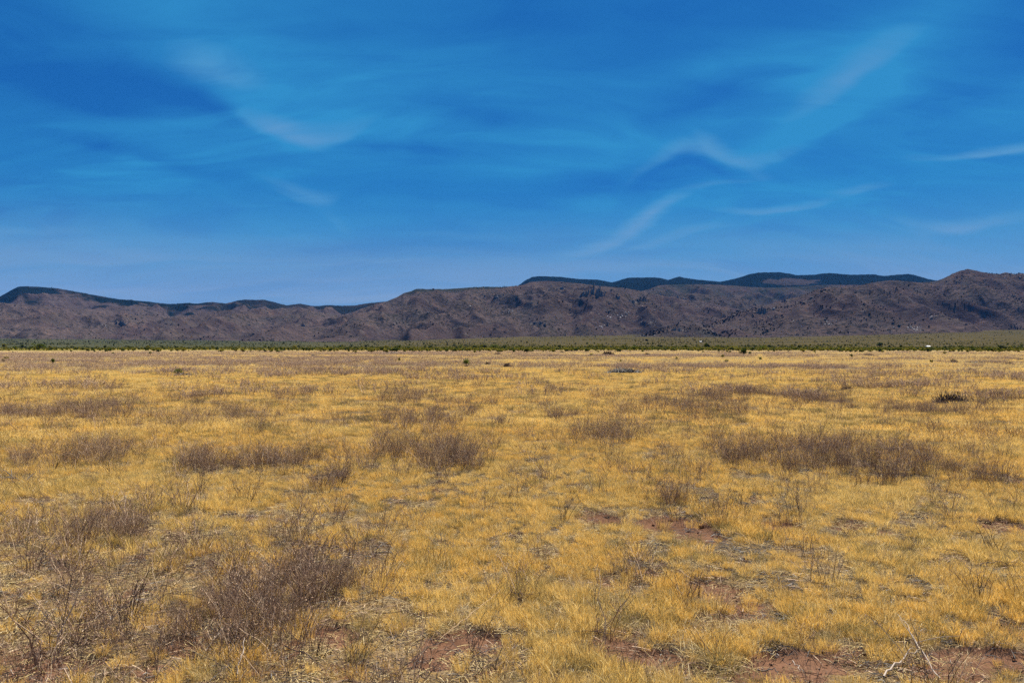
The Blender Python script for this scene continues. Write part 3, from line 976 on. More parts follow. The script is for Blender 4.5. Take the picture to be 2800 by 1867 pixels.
def make_grass():
    rs = np.random.default_rng(11)
    near = []
    for i in range(7):
        h = (0.10, 0.085, 0.115, 0.08, 0.095, 0.07, 0.11)[i]
        v, f = blades(150, 0.055 + 0.012 * (i % 3), h, 0.0018, 0.34, rs, head=0.4)
        near.append(mesh_np('grass_tuft', v, f, [M_GRASS]))
    for i in range(2):
        v, f = blades(100, 0.08, 0.085, 0.0021, 0.9, rs, head=0.2)
        near.append(mesh_np('straw_tuft', v, f, [M_STRAW]))
    for i in range(2):
        v, f = blades(110, 0.07, 0.10, 0.0020, 0.6, rs, head=0.2)
        near.append(mesh_np('withered_tuft', v, f, [M_OLIVE]))
    cn = source_collection('near_tufts', near)
    mid = []
    for i in range(5):
        parts = []
        for k in range(9):
            v, f = blades(60, 0.085, rs.uniform(0.06, 0.115), 0.0034, 0.42, rs, head=0.4)
            ox, oy = rs.uniform(-0.24, 0.24, 2)
            parts.append((np.array(v) + (ox, oy, 0), f))
        v, f = joinVF(parts)
        mid.append(mesh_np('grass_patch', v, f, [M_GRASS if i < 4 else M_OLIVE]))
    cm = source_collection('mid_tufts', mid)
    farm = []
    for i in range(4):
        parts = []
        for k in range(26):
            v, f = blades(22, 0.16, rs.uniform(0.06, 0.12), 0.011, 0.4, rs, head=0.4)
            ox, oy = rs.uniform(-0.8, 0.8, 2)
            parts.append((np.array(v) + (ox, oy, 0), f))
        v, f = joinVF(parts)
        farm.append(mesh_np('grass_swath', v, f, [M_STRAW if i == 3 else M_GRASS]))
    cf = source_collection('far_tufts', farm)

    x, y = field_points(62000, 2.4, 17.0)
    k = rng.uniform(size=len(x)) < grass_keep(x, y) * np.clip(1 - 0.45 * weed_mask(x, y), 0, 1)
    x, y = x[k], y[k]
    n = fbm(x * 0.8, y * 0.8, 3, 67)
    s = soil_mask(x, y)
    pick = rng.integers(0, 7, len(x))
    r = rng.uniform(size=len(x))
    pick = np.where(r < 0.14 + 0.3 * s, 7 + rng.integers(0, 2, len(x)), pick)
    pick = np.where((r > 0.88 - 0.40 * np.clip(n, 0, 1)), 9 + rng.integers(0, 2, len(x)), pick)
    sc = rng.uniform(0.55, 1.15, len(x)) * (0.88 + 0.40 * np.clip(n, -0.5, 0.7))
    z = ground_z(x, y) - 0.006 - 0.03 * s
    scatter('dry_grass', np.stack([x, y, z], -1), sc, pick, cn, 'short golden dry grass tufts covering the near plain', tilt=0.08)

    x, y = field_points(26000, 16.0, 62.0, p=0.8)
    k = rng.uniform(size=len(x)) < grass_keep(x, y) * np.clip(1 - 0.5 * weed_mask(x, y), 0, 1)
    x, y = x[k], y[k]
    pick = rng.integers(0, 4, len(x))
    pick = np.where(rng.uniform(size=len(x)) < 0.13, 4, pick)
    sc = rng.uniform(0.8, 1.25, len(x))
    sc = np.stack([sc * 1.15, sc * 1.15, sc], -1)
    scatter('grass_carpet', np.stack([x, y, ground_z(x, y) - 0.004], -1), sc, pick, cm, 'golden dry grass carpet across the middle of the plain')

    x, y = field_points(60000, 58.0, 420.0, p=0.6)
    k = rng.uniform(size=len(x)) < np.clip(0.9 - 0.7 * weed_mask(x, y), 0, 1) * np.clip(0.75 + fbm(x / 30, y / 14, 3, 63), 0.1, 1)
    x, y = x[k], y[k]
    sc = rng.uniform(0.8, 1.3, len(x))
    rr = np.hypot(x, y)
    g2 = 1.0 + rr / 220.0
    sc = np.stack([sc * g2, sc * g2, sc], -1)
    pick = np.where(rng.uniform(size=len(x)) < 0.25 + rr / 600, 3, rng.integers(0, 3, len(x)))
    scatter('far_grass', np.stack([x, y, ground_z(x, y) - 0.004], -1), sc, pick, cf, 'pale dry grass on the far plain')

    # fallen straw, twiglets and pebbles between the tufts
    lit = []
    for i in range(5):
        st = []
        for k in range(26):
            a = rs.uniform(0, 6.283)
            L = rs.uniform(0.02, 0.085)
            c = np.array([rs.uniform(-.12, .12), rs.uniform(-.12, .12), rs.uniform(0.003, 0.012)])
            d = np.array([math.cos(a), math.sin(a), rs.normal(0, 0.12)]) * L * 0.5
            st.append((np.array([c - d, c + (0, 0, rs.uniform(0, .006)), c + d]), np.array([1, 1, .6]) * rs.uniform(0.0009, 0.0022)))
        v, f = tubes(st)
        lit.append(mesh_np('straw_litter', v, f, [(M_STRAW, M_DARK, M_STRAW, M_TWIG, M_GREYWOOD)[i]]))
    cl = source_collection('litter', lit)
    x, y = field_points(15000, 2.6, 13.0)
    k = rng.uniform(size=len(x)) < np.clip(0.55 - 0.45 * soil_mask(x, y), 0.10, 1) + 0.5 * sstep(soil_mask(x, y), 0.05, 0.3) * sstep(0.75 - soil_mask(x, y), 0, 0.3)
    x, y = x[k], y[k]
    s = soil_mask(x, y)
    scatter('straw_litter', np.stack([x, y, ground_z(x, y) - 0.03 * s + 0.004], -1), rng.uniform(0.7, 1.4, len(x)), rng.integers(0, 5, len(x)), cl,
            'fallen straw and twig litter on the red soil')


def rock_mesh(name, seed, mat, jag=0.35, sub=2, flat=0.7):
    import bmesh
    bm = bmesh.new()
    bmesh.ops.create_icosphere(bm, subdivisions=sub, radius=1.0)
    rs = np.random.default_rng(seed)
    ofs = rs.uniform(-50, 50, 3)
    planes = [(Vector(rs.normal(size=3)).normalized(), rs.uniform(0.55, 0.9)) for _ in range(7)]
    for v in bm.verts:
        c = v.co.copy()
        for nrm, dd in planes:
            k = c.dot(nrm)
            if k > dd:
                c -= nrm * (k - dd)
        q = float(perlin(np.array([c.x * 1.7 + ofs[0]]), np.array([c.y * 1.7 + c.z * 1.3 + ofs[1]]), 5)[0])
        c *= 1 + jag * q
        v.co = (c.x, c.y, c.z * flat)
    me = bpy.data.meshes.new(name)
    bm.to_mesh(me)
    bm.free()
    me.materials.append(mat)
    return me


make_grass()

pebs = [rock_mesh('pebble', 20 + i, M_PEBBLE if i < 3 else M_CLOD, 0.3, 1) for i in range(6)]
cpeb = source_collection('pebbles', pebs)
px_, py_ = field_points(9000, 2.6, 13.0)
s_ = soil_mask(px_, py_)
k_ = rng.uniform(size=len(px_)) < 0.05 + 0.95 * s_
px_, py_, s_ = px_[k_], py_[k_], s_[k_]
scatter('gravel', np.stack([px_, py_, ground_z(px_, py_) - 0.033 * s_ + 0.002], -1), rng.lognormal(-5.2, 0.55, len(px_)), rng.integers(0, 6, len(px_)), cpeb,
        'small reddish stones and crumbs on bare soil')


# ================================================================== dry weeds
def weed_strokes(rs, n, spread, h, r0, twig, lean=0.35):
    stems, twigs, tips = [], [], []
    for i in range(n):
        a = rs.uniform(0, 6.283)
        rr = spread * math.sqrt(rs.uniform())
        b = np.array([rr * math.cos(a), rr * math.sin(a), -0.01])
        hh = h * rs.uniform(0.55, 1.15)
        da = a + rs.normal(0, 0.7)
        ln = abs(rs.normal(lean, 0.22)) * hh
        d = np.array([math.cos(da) * ln, math.sin(da) * ln, hh])
        P = [b]
        for z in (0.3, 0.6, 0.82, 1.0):
            P.append(b + d * (z if z < 1 else 1.0) * np.array([z ** 0.6, z ** 0.6, 1]) + rs.normal(0, 0.012, 3) * (1, 1, .3))
        P = np.array(P)
        stems.append((P, r0 * np.array([1.0, 0.9, 0.75, 0.6, 0.35]) * rs.uniform(0.75, 1.2)))
        for k in range(rs.integers(twig[0], twig[1] + 1)):
            f = rs.uniform(0.28, 0.98)
            j = min(int(f * 4), 3)
            q = P[j] + (P[j + 1] - P[j]) * (f * 4 - j)
            ta = rs.uniform(0, 6.283)
            tl = h * rs.uniform(0.10, 0.30) * (1.15 - 0.6 * f)
            up = rs.uniform(0.35, 1.2)
            tv = np.array([math.cos(ta), math.sin(ta), up])
            tv *= tl / np.linalg.norm(tv)
            e = q + tv + (0, 0, tl * 0.15)
            twigs.append((np.array([q, q + tv * 0.55, e]), r0 * np.array([0.55, 0.45, 0.3])))
            tips.append(e)
            tips.append(q + tv * 0.6)
        tips.append(P[-1])
    return stems, twigs, tips


def seed_bits(rs, tips, size, per=2):
    V, Fc = [], []
    for p in tips:
        for k in range(per):
            c = p + rs.normal(0, size * 0.8, 3)
            d = rs.normal(0, 1, (3, 3))
            d /= np.linalg.norm(d, axis=1)[:, None]
            o = len(V)
            V += [c + d[0] * size, c + d[1] * size * 0.6, c + d[2] * size]
            Fc.append((o, o + 1, o + 2))
    return np.array(V), np.array(Fc)


BUSH = []       # dense dry bushes about a metre wide: (stems, twigs, seed heads)
SPRIG = []      # open sprigs
for i in range(8):
    rs = np.random.default_rng(300 + i)
    # four full ones for the foreground, four lighter ones for bushes farther off
    st, tw, tp = weed_strokes(rs, 185 if i < 4 else 62, 0.36, 0.40, 0.0020 if i < 4 else 0.0026, (3, 6) if i < 4 else (3, 5), 0.62)
    a, b, c = tubes(st), tubes(tw), seed_bits(rs, [q for k, q in enumerate(tp) if k % 3 == 0] if i < 4 else tp[::2], 0.0088, 1)
    BUSH.append((mesh_np('bush_stems', a[0], a[1], [M_TWIG]), mesh_np('bush_twigs', b[0], b[1], [M_TWIG]), mesh_np('bush_seeds', c[0], c[1], [M_SEED])))
for i in range(6):
    rs = np.random.default_rng(400 + i)
    st, tw, tp = weed_strokes(rs, 6 + 2 * i % 7, 0.07, 0.42, 0.0032, (3, 6), 0.45)
    a, b, c = tubes(st), tubes(tw), seed_bits(rs, tp, 0.007, 1)
    SPRIG.append((mesh_np('sprig_stems', a[0], a[1], [M_DARK if i % 3 else M_TWIG]), mesh_np('sprig_twigs', b[0], b[1], [M_DARK if i % 2 else M_TWIG]), mesh_np('sprig_seeds', c[0], c[1], [M_SEED])))


def plant(name, kit, x, y, rz, sc, label, group=None, cat='bush'):
    e = empty(name, (x, y, gz1(x, y) - 0.01), rz, sc)
    tag(e, label, cat, group)
    for nm, me in zip(('stems', 'twigs', 'seed_heads'), kit):
        o = link(bpy.data.objects.new(nm, me))
        o.parent = e
        o['kind'] = 'stuff'
    return e


# bushes one by one (photograph pixels): x, base y, width, height, label
rsb = np.random.default_rng(77)
BUSHES = [
    (185, 1508, 125, 112, 'dense brown dry bush, left half of the pair on golden grass'), (335, 1494, 130, 105, 'dense brown dry bush, right half of the pair on golden grass'),
    (258, 1462, 90, 90, 'sparser brown bush behind the gap of the dense pair'),
    (665, 1765, 200, 190, 'largest tangled grey brown bush in the lower left foreground'), (860, 1655, 175, 125, 'wispy brown bush right behind the largest foreground bush'),
    (590, 1700, 150, 120, 'grey brown bush filling the left shoulder of the foreground thicket'), (770, 1735, 170, 135, 'brown bush at the right foot of the largest foreground bush'),
    (935, 1625, 110, 80, 'low outer bush at the right end of the foreground thicket'), (800, 1590, 130, 95, 'dark twiggy bush at the back of the foreground thicket'),
    (505, 1745, 110, 120, 'sparse dark bush on the left side of the largest foreground bush'), (745, 1640, 120, 110, 'grey brown bush behind the largest foreground bush'),
    (25, 1150, 62, 50, 'first grey brown bush from the left in the dark band'), (80, 1150, 60, 46, 'second grey brown bush from the left in the dark band'),
    (117, 1166, 55, 52, 'bush standing nearer than the rest of the dark left band'), (175, 1148, 66, 50, 'middle grey brown bush of the dark left band'),
    (242, 1146, 74, 58, 'rounded grey brown bush right of the middle of the left band'), (296, 1146, 60, 56, 'second last bush of the dark left band'), (340, 1146, 56, 62, 'last and tallest bush of the dark left band'),
    (50, 1287, 85, 80, 'dark brown bush by the left edge above the dense pair'), (183, 1280, 70, 82, 'slender brown bush with pale stems left of the long low row'),
    (298, 1273, 85, 72, 'broad brown bush alone left of the long low row'), (235, 1262, 50, 50, 'small bush between the slender and the broad one at left'),
    (502, 1290, 70, 62, 'first bush of the long low row, open and twiggy'), (562, 1293, 78, 60, 'bush with bleached fallen stems in the long low row'), (622, 1288, 70, 50, 'third bush of the long low row'),
    (682, 1284, 72, 58, 'fourth and densest bush of the long low row'), (742, 1281, 66, 60, 'fifth bush of the long low row'), (802, 1280, 76, 70, 'tall bush near the right end of the long low row'), (856, 1272, 54, 58, 'last bush at the right end of the long low row'),
    (545, 1118, 44, 48, 'dark round bush alone above the long low row'), (408, 1120, 48, 36, 'small brown bush right of the dark left band'), (628, 1146, 56, 46, 'pale brown bush right below the dark round one'),
    (1055, 1108, 50, 48, 'left one of two upright bushes on bright grass'), (1100, 1114, 42, 46, 'right one of two upright bushes on bright grass'),
    (1206, 1110, 70, 38, 'low rounded bush right of the two upright ones'), (1265, 1113, 55, 30, 'flat bush between two low ones behind the centre'), (1342, 1114, 76, 40, 'low wide bush behind the centre'),
    (1050, 1166, 95, 56, 'wide thin bush left in the loose row behind the central clump'), (1130, 1163, 46, 42, 'small bush second in the loose row'), (1172, 1167, 64, 60, 'tallest bush of the loose row behind the central clump'), (1238, 1171, 76, 52, 'last bush of the loose row behind the central clump'),
    (1083, 1272, 70, 92, 'bush with bleached stems left of the central clump'), (1163, 1286, 70, 82, 'left bush of the dense central clump'), (1222, 1288, 96, 114, 'tallest bush of the dense central clump'),
    (1268, 1286, 76, 108, 'right bush of the dense central clump'), (1306, 1293, 42, 46, 'small curled bush touching the central clump'),
    (1372, 1172, 38, 50, 'narrow bush alone right of the loose row'), (1525, 1156, 34, 38, 'narrow dark bush right of the centre'), (1567, 1148, 46, 46, 'upright bush left above the compact row'), (1725, 1136, 70, 42, 'faint bush above the compact row'),
    (1592, 1209, 74, 48, 'left bush of the compact row right of centre'), (1650, 1209, 78, 56, 'middle bush of the compact row right of centre'), (1710, 1221, 60, 52, 'right bush of the compact row right of centre'),
    (1475, 1048, 50, 21, 'small pinkish bush on bright grass far behind the centre'),
    (1966, 1104, 92, 36, 'rounded grey bush left of the pale bare patch'), (2030, 1088, 46, 42, 'tall bush behind the pale bare patch'), (2074, 1084, 52, 32, 'low bush right behind the pale bare patch'),
    (2142, 1092, 66, 26, 'flat grey bush right of the pale bare patch'), (2208, 1113, 84, 42, 'broad grey bush in the right row'), (2254, 1104, 64, 36, 'bush behind the broad grey one'), (2336, 1126, 68, 40, 'third bush of the right row'),
    (2412, 1135, 70, 34, 'low bush of the right row with a black lump at its foot'), (2472, 1134, 58, 34, 'pale stemmed bush of the right row'), (2531, 1139, 56, 30, 'bush of the right row below the black heap'), (2592, 1141, 48, 28, 'small bush of the right row'),
    (2664, 1147, 84, 32, 'wide brown bush at the right end of the right row'), (2690, 1114, 34, 38, 'dark upright bush right of the black heap'), (2766, 1103, 40, 30, 'dark upright bush farthest right on pale soil'), (2412, 1071, 120, 28, 'long thin bush line behind the right row'),
    (2008, 1278, 70, 72, 'leftmost bush of the wide right thicket'), (2060, 1273, 70, 66, 'second bush from the left in the wide right thicket'), (2105, 1248, 100, 52, 'rear left bush of the wide right thicket'), (2205, 1243, 100, 56, 'rear middle bush of the wide right thicket'),
    (2305, 1243, 100, 56, 'rear right bush of the wide right thicket'), (2170, 1303, 80, 64, 'open twiggy bush in front of the wide right thicket'), (2228, 1291, 90, 78, 'dense middle bush of the wide right thicket'),
    (2284, 1294, 78, 78, 'bush with black base in the wide right thicket'), (2320, 1303, 60, 82, 'tall front bush of the wide right thicket'), (2384, 1295, 70, 74, 'bush right of the tall front one in the wide thicket'),
    (2438, 1333, 58, 84, 'narrow bush standing forward at the right of the wide thicket'), (2518, 1307, 60, 76, 'rounded bush at the right end of the wide thicket'), (2608, 1311, 70, 58, 'thin bush between wide thicket and compact bush'),
    (2702, 1337, 82, 78, 'compact upright bush near the right edge'), (2640, 1248, 90, 40, 'faint low bush behind the compact upright one'),
    (928, 1322, 80, 60, 'brown twiggy bush above the bent pale stems'), (1835, 1385, 62, 60, 'thin dark bush right above the eroded soil lip'), (1868, 1388, 50, 56, 'thin bush with a pale stalk right of the soil lip'),
]
for (px, py, w, h, lab) in BUSHES:
    wx, wy, _ = at(px, py - 4)
    q = wy / F
    sw = w * q / 1.0
    plant('dry_bush', BUSH[rsb.integers(0, 4) + (0 if py > 1262 else 4)], wx, wy + 0.25 * sw, rsb.uniform(0, 6.28), (sw, sw * 0.75, h * q / 0.46), lab)

# open sprigs one by one (2352 px units, base): x, y, height px, label
SPR = [
    (100, 1515, 250, 'tall leaning dark sprig rising from bare soil at lower left'), (285, 1425, 170, 'branching dark sprig with a bent grey tip left of the foreground thicket'),
    (455, 1478, 130, 'dark sprig with a hooked tuft at its top beside the foreground thicket'), (70, 1320, 130, 'thin purple sprig near the left edge below the dense pair'),
    (180, 1340, 90, 'low purple sprig below the dense pair of bushes'), (460, 1135, 70, 'small v-shaped sprig under the long low row'),
    (415, 1110, 55, 'upright twiggy sprig left under the long low row'), (570, 1165, 60, 'slim pair of dark stems on open golden grass'),
    (780, 1120, 60, 'brown sprig spreading above the bent pale stems'), (525, 1165, 50, 'low sprig of curved pale stems on the grass'),
    (1160, 1150, 50, 'small dark sprig alone on the open grass at centre'), (1290, 1200, 75, 'thin dark sprig left of the eroded soil lip'),
    (1380, 1470, 160, 'tall single forked stem by the lower soil patch'), (1080, 1500, 120, 'short leafless sprig in the middle of the bare soil hollow'),
    (1190, 1390, 60, 'low two-armed dark sprig at lower centre'), (1540, 1160, 70, 'twiggy sprig right of centre above the soil lip'),
    (1835, 1180, 90, 'bundle of thin upright stems right of the soil lip'), (1700, 1180, 70, 'dark broken sprig between two thin bushes'),
    (2175, 1190, 90, 'open brown sprig under the compact right bush'), (2290, 1275, 100, 'forked sprig with pale tips by the right edge'),
    (2245, 1380, 120, 'tall dark leaning stem at lower right'), (1575, 1385, 90, 'dark stem slanting over the red soil pocket'),
    (1600, 1370, 80, 'thin stem standing beside the slanting one at the soil pocket'), (2020, 1095, 60, 'slender sprig in front of the wide thicket'),
    (1245, 1095, 60, 'scruffy brown sprig right of the central clump'), (1110, 1090, 40, 'small curled sprig touching the central clump'),
    (1880, 1010, 60, 'twiggy sprig standing above the wide thicket'), (950, 1030, 60, 'thin sprig between two clumps left of centre'),
    (1000, 880, 18, 'tiny sprig on bright grass far behind the centre'), (330, 1065, 45, 'twiggy sprig right of the loose row'),
    (1490, 880, 22, 'tiny dark sprig below the silver brush'), (1405, 1000, 60, 'narrow sprig behind the compact row'),
    (720, 1510, 150, 'sprawling sprig of thin stems in front of the thicket'), (815, 1540, 140, 'tall bare stem rising from the bottom edge'),
    (350, 1550, 120, 'fan of dark stems at the bottom edge on the left'), (180, 1560, 90, 'low tangle of stems in the lower left corner'),
    (600, 1562, 100, 'splayed stems at the bottom edge below the thicket'), (40, 1460, 100, 'small dark sprig at the left edge over bare soil'),
    (2200, 1215, 40, 'dark knotty sprig lying right of the upright stems'), (1265, 960, 45, 'forked sprig on grass behind the centre'),
    (1150, 980, 40, 'small sprig left of the forked one'), (905, 905, 24, 'faint sprig far left of centre'),
    (2310, 920, 24, 'dark upright tuft of stems by the right edge far off'), (2330, 1010, 60, 'thin brown sprig touching the right edge'),
    (1960, 1130, 36, 'little sprig under the right thicket'), (650, 1090, 40, 'sprig at the front of the low row'),
    (120, 1085, 60, 'thin fan of stems between two left clumps'), (760, 1165, 40, 'crossed thin stems on open grass left of centre'),
]
for i, (px, py, hp, lab) in enumerate(SPR):
    wx, wy, _ = at(px * K, py * K if py < 1566 else 1566 * K)
    hm = hp * K / F * wy
    hm = hm if hp < 100 else hm * 0.92
    plant('dry_sprig', SPRIG[i % 6], wx, wy, rsb.uniform(0, 6.28), (float(np.clip(hm / 0.45, 0.35, 1.5)),) * 3, lab, cat='dry plant')

# the rest of the weeds, near and far, nobody could count
def join_kit(kit, keep=1.0):
    parts, mats = [], []
    V, Fc, mi, o = [], [], [], 0
    for k, me in enumerate(kit):
        n = len(me.vertices)
        co = np.empty(n * 3, np.float32)
        me.vertices.foreach_get('co', co)
        V.append(co.reshape(-1, 3))
        for p in me.polygons:
            Fc.append(tuple(i + o for i in p.vertices))
            mi.append(0 if k < 2 else 1)
        o += n
    me = mesh_np('weed', np.vstack(V), Fc, [kit[0].materials[0], M_SEED])
    me.polygons.foreach_set('material_index', np.array(mi, np.int32))
    return me


def thin_weed(seed, n, spread, h, r0, twig, seed_size):
    rs = np.random.default_rng(seed)
    st, tw, tp = weed_strokes(rs, n, spread, h, r0, twig, 0.35)
    a, b, c = tubes(st), tubes(tw), seed_bits(rs, tp, seed_size, 1)
    return join_kit((mesh_np('a', a[0], a[1], [M_TWIG]), mesh_np('b', b[0], b[1], [M_TWIG]), mesh_np('c', c[0], c[1], [M_SEED])))


cw = source_collection('weed_near', [thin_weed(500 + i, 7 + 3 * i, 0.12, 0.30, 0.0018, (2, 5), 0.007) for i in range(5)])
x_, y_ = field_points(24000, 3.4, 36.0, p=0.85)
w_ = weed_mask(x_, y_)
ll_ = sstep(0.25 - (x_ + 0.55) / y_ - 0.02 * y_, 0, 0.25) * sstep(9.0 - y_, 0, 3.5)
k_ = rng.uniform(size=len(x_)) < (0.07 + 0.12 * ll_ + 0.36 * np.clip(fbm(x_ / 2.5, y_ / 2.5, 3, 131), 0, 1) * sstep(y_, 7, 11) + 0.62 * w_)
x_, y_ = x_[k_], y_[k_]
bx_, by_ = [], []
for (px, py, w, h, lab) in BUSHES:
    gx, gy, _ = at(px, py - 4)
    n = int(5 + w / F * gy * 7)
    bx_.append(gx + rng.normal(0, 0.9 * w / F * gy, n))
    by_.append(gy + 0.25 + rng.normal(0, 0.7 * w / F * gy + 0.3, n))
x_, y_ = np.append(x_, np.concatenate(bx_)), np.append(y_, np.concatenate(by_))
scatter('dry_weeds', np.stack([x_, y_, ground_z(x_, y_) - 0.01], -1), rng.uniform(0.45, 1.15, len(x_)), rng.integers(0, 5, len(x_)), cw,
        'thin dry brown weeds standing among the grass')
cw2 = source_collection('weed_far', [thin_weed(540 + i, 26, 0.55, 0.36, 0.0050, (3, 5), 0.022) for i in range(4)])
x_, y_ = field_points(30000, 27.0, 330.0, p=0.62)
w_ = weed_mask(x_, y_)
k_ = rng.uniform(size=len(x_)) < (0.05 + 0.6 * w_)
x_, y_ = x_[k_], y_[k_]
r_ = np.hypot(x_, y_)
sc_ = rng.uniform(0.7, 1.2, len(x_))
sc_ = np.stack([sc_ * (1 + r_ / 160), sc_ * (1 + r_ / 160), sc_], -1)
scatter('far_weeds', np.stack([x_, y_, ground_z(x_, y_) - 0.01], -1), sc_, rng.integers(0, 4, len(x_)), cw2,
        'bands of purple brown weeds across the far plain')


# ================================================================== fallen sticks
def stick(name, pts, r, mat, label, cat='branch', lift=0.02, twigs=()):
    """pts in 2352 px units with height above ground in metres: (x, y, h)"""
    W = []
    for (px, py, h) in pts:
        # the pixel of a raised point: drop it to where it stands
        wx, wy, wz = at(px * K, min(py, 1580) * K)
        W.append(np.array([wx, wy, wz + lift + h]))
    W = np.array(W)
    o0 = W[0].copy()
    P = []
    for a, b in zip(W[:-1], W[1:]):
        for f in (0, 0.2, 0.4, 0.6, 0.8):
            P.append(a + (b - a) * f)
    P.append(W[-1])
    P = np.array(P) - o0
    r = r * 0.72
    P[1:-1] += rng.normal(0, r * 1.3, P[1:-1].shape)
    R = np.linspace(1, 0.40, len(P)) * r * rng.uniform(0.8, 1.2, len(P))
    e = empty(name, tuple(o0))
    tag(e, label, cat)
    v, f = tubes([(P, R)], 6)
    o = link(bpy.data.objects.new('stem', mesh_np('stick_stem', v, f, [mat], True)))
    o.parent = e
    for (k, dx, dy, dz) in twigs:
        i = int(k * (len(P) - 1))
        q = P[i]
        d = np.array([dx, dy, dz])
        v, f = tubes([(np.array([q, q + d * 0.5 + (0, 0, 0.01), q + d]), np.array([.55, .45, .25]) * r)], 5)
        o = link(bpy.data.objects.new('twig', mesh_np('stick_twig', v, f, [mat], True)))
        o.parent = e
    return e


stick('fallen_branch', [(2030, 1562, 0), (2075, 1530, .02), (2110, 1510, .03)], 0.0075, M_PALEWOOD, 'bleached curved branch lying at the bottom right', twigs=((.7, .05, .03, .02),))
stick('fallen_branch', [(2160, 1566, 0), (2118, 1520, .03), (2088, 1468, .05), (2062, 1440, .06)], 0.0048, M_PALEWOOD, 'long pale forked stem crossing the bleached branch', twigs=((.45, -.02, .18, .10), (.5, .26, .02, .03)))
stick('fallen_branch', [(2165, 1384, 0), (2210, 1390, 0), (2200, 1392, 0)], 0.003, M_TANWOOD, 'short tan straw on grass at lower right')
stick('fallen_branch', [(2172, 1358, 0), (2195, 1352, .01), (2210, 1344, .01)], 0.0032, M_TANWOOD, 'tan bent straw right of the small footpath gap')
stick('fallen_branch', [(133, 1332, .02), (180, 1328, .05), (240, 1323, .06), (285, 1325, .04)], 0.0052, M_DARK, 'long dark stick lying level at lower left', twigs=((.5, .1, .08, .06),))
stick('fallen_branch', [(16, 1103, .01), (38, 1110, .03), (62, 1118, 0)], 0.015, M_GREYWOOD, 'grey broken branch with side twigs near the left edge', twigs=((.4, -.16, .05, .10), (.55, -.10, -.18, .04), (.3, -.12, .18, .08), (.8, .05, .15, .1)))
stick('fallen_branch', [(1010, 1480, .01), (1060, 1455, .05), (1110, 1425, .08), (1150, 1395, .10)], 0.0036, M_TANWOOD, 'long tan arching stem over the bare soil hollow')
stick('fallen_branch', [(930, 1535, 0), (990, 1500, .03), (1050, 1490, .04), (1120, 1475, .02)], 0.0042, M_DARK, 'dark curved branch at the edge of the bare soil hollow', twigs=((.5, .12, .06, .02),))
stick('fallen_branch', [(880, 1423, .02), (930, 1428, .05), (985, 1450, .04), (1008, 1468, .01)], 0.0038, M_DARK, 'arched dark twig above the bare soil hollow')
stick('fallen_branch', [(1165, 1352, .02), (1180, 1385, .05), (1210, 1385, .04), (1290, 1370, .02)], 0.0034, M_DARK, 'bent two-armed twig at lower centre')
stick('fallen_branch', [(1310, 1462, .0), (1345, 1465, .02), (1400, 1470, .02), (1440, 1474, .0)], 0.0034, M_DARK, 'thin dark twig lying level by the forked stem')
stick('fallen_branch', [(1680, 1224, .0), (1705, 1240, .02), (1735, 1257, .01)], 0.0045, M_TANWOOD, 'pale tan stalk on grass right of the soil lip', twigs=((.3, -.22, .12, .02),))
stick('fallen_branch', [(1556, 1320, .02), (1600, 1350, .03), (1640, 1384, .0)], 0.004, M_TANWOOD, 'tan stem slanting into the red soil pocket')
stick('fallen_branch', [(1820, 1525, .0), (1838, 1545, .01), (1850, 1560, .0)], 0.005, M_PALEWOOD, 'short pale stick on bare red soil at the bottom')
stick('fallen_branch', [(2110, 1540, .0), (2125, 1548, .01), (2136, 1556, .0)], 0.004, M_DARK, 'short dark stick beside the long pale stem')
stick('fallen_branch', [(1880, 1352, .0), (1930, 1365, .02), (1985, 1380, .0)], 0.0032, M_DARK, 'thin brown twig lying on thick grass')
stick('fallen_branch', [(2240, 1313, .03), (2290, 1310, .05), (2345, 1318, .03)], 0.0048, M_DARK, 'dark level branch by the right edge', twigs=((.4, .04, .16, .05), (.7, .02, -.14, .04)))
stick('fallen_branch', [(2160, 1270, .02), (2200, 1278, .03), (2240, 1287, .0)], 0.004, M_DARK, 'dark twig left of the forked sprig')
stick('fallen_branch', [(370, 1340, .02), (410, 1320, .03), (450, 1302, .02)], 0.0032, M_TANWOOD, 'straight tan straw left of the thicket')
stick('fallen_branch', [(350, 1230, .04), (400, 1240, .05), (470, 1270, .0)], 0.0034, M_TANWOOD, 'curved straw right of the dense pair')
stick('fallen_branch', [(470, 1505, .0), (505, 1475, .05), (545, 1455, .06)], 0.0042, M_PALEWOOD, 'pale curved stems at the foot of the thicket', twigs=((.3, .16, .22, .06), (.5, .22, .10, .03), (.2, .25, .12, .02)))
stick('fallen_branch', [(340, 1410, .03), (380, 1392, .06), (430, 1398, .08), (470, 1400, .05)], 0.0038, M_DARK, 'dark hooked branch left of the thicket', twigs=((.5, .18, -.05, .03),))
stick('fallen_branch', [(430, 1500, .0), (480, 1530, .03), (530, 1560, .02)], 0.005, M_DARK, 'thick dark stem lying at the bottom below the thicket')
stick('fallen_branch', [(655, 1490, .0), (700, 1520, .03), (745, 1545, .01)], 0.0055, M_DARK, 'red brown stem slanting at the bottom right of the thicket')
stick('fallen_branch', [(545, 1566, .02), (556, 1548, .10), (562, 1535, .14)], 0.0065, M_PALEWOOD, 'white broken stalk at the bottom edge')
stick('fallen_branch', [(1370, 1010 * 1.555, .0), (1420, 1562, .02), (1460, 1566, .01)], 0.0038, M_TANWOOD, 'tan arched stem at the bottom edge right of centre')
stick('fallen_branch', [(1640, 1490, .0), (1660, 1492, .01), (1690, 1500, .0)], 0.0045, M_GREYWOOD, 'short grey twig on grass at lower right of centre')
stick('fallen_branch', [(1740, 1545, .0), (1770, 1550, .01), (1795, 1556, .0)], 0.0055, M_GREYWOOD, 'grey weathered twig on bare soil at the bottom')
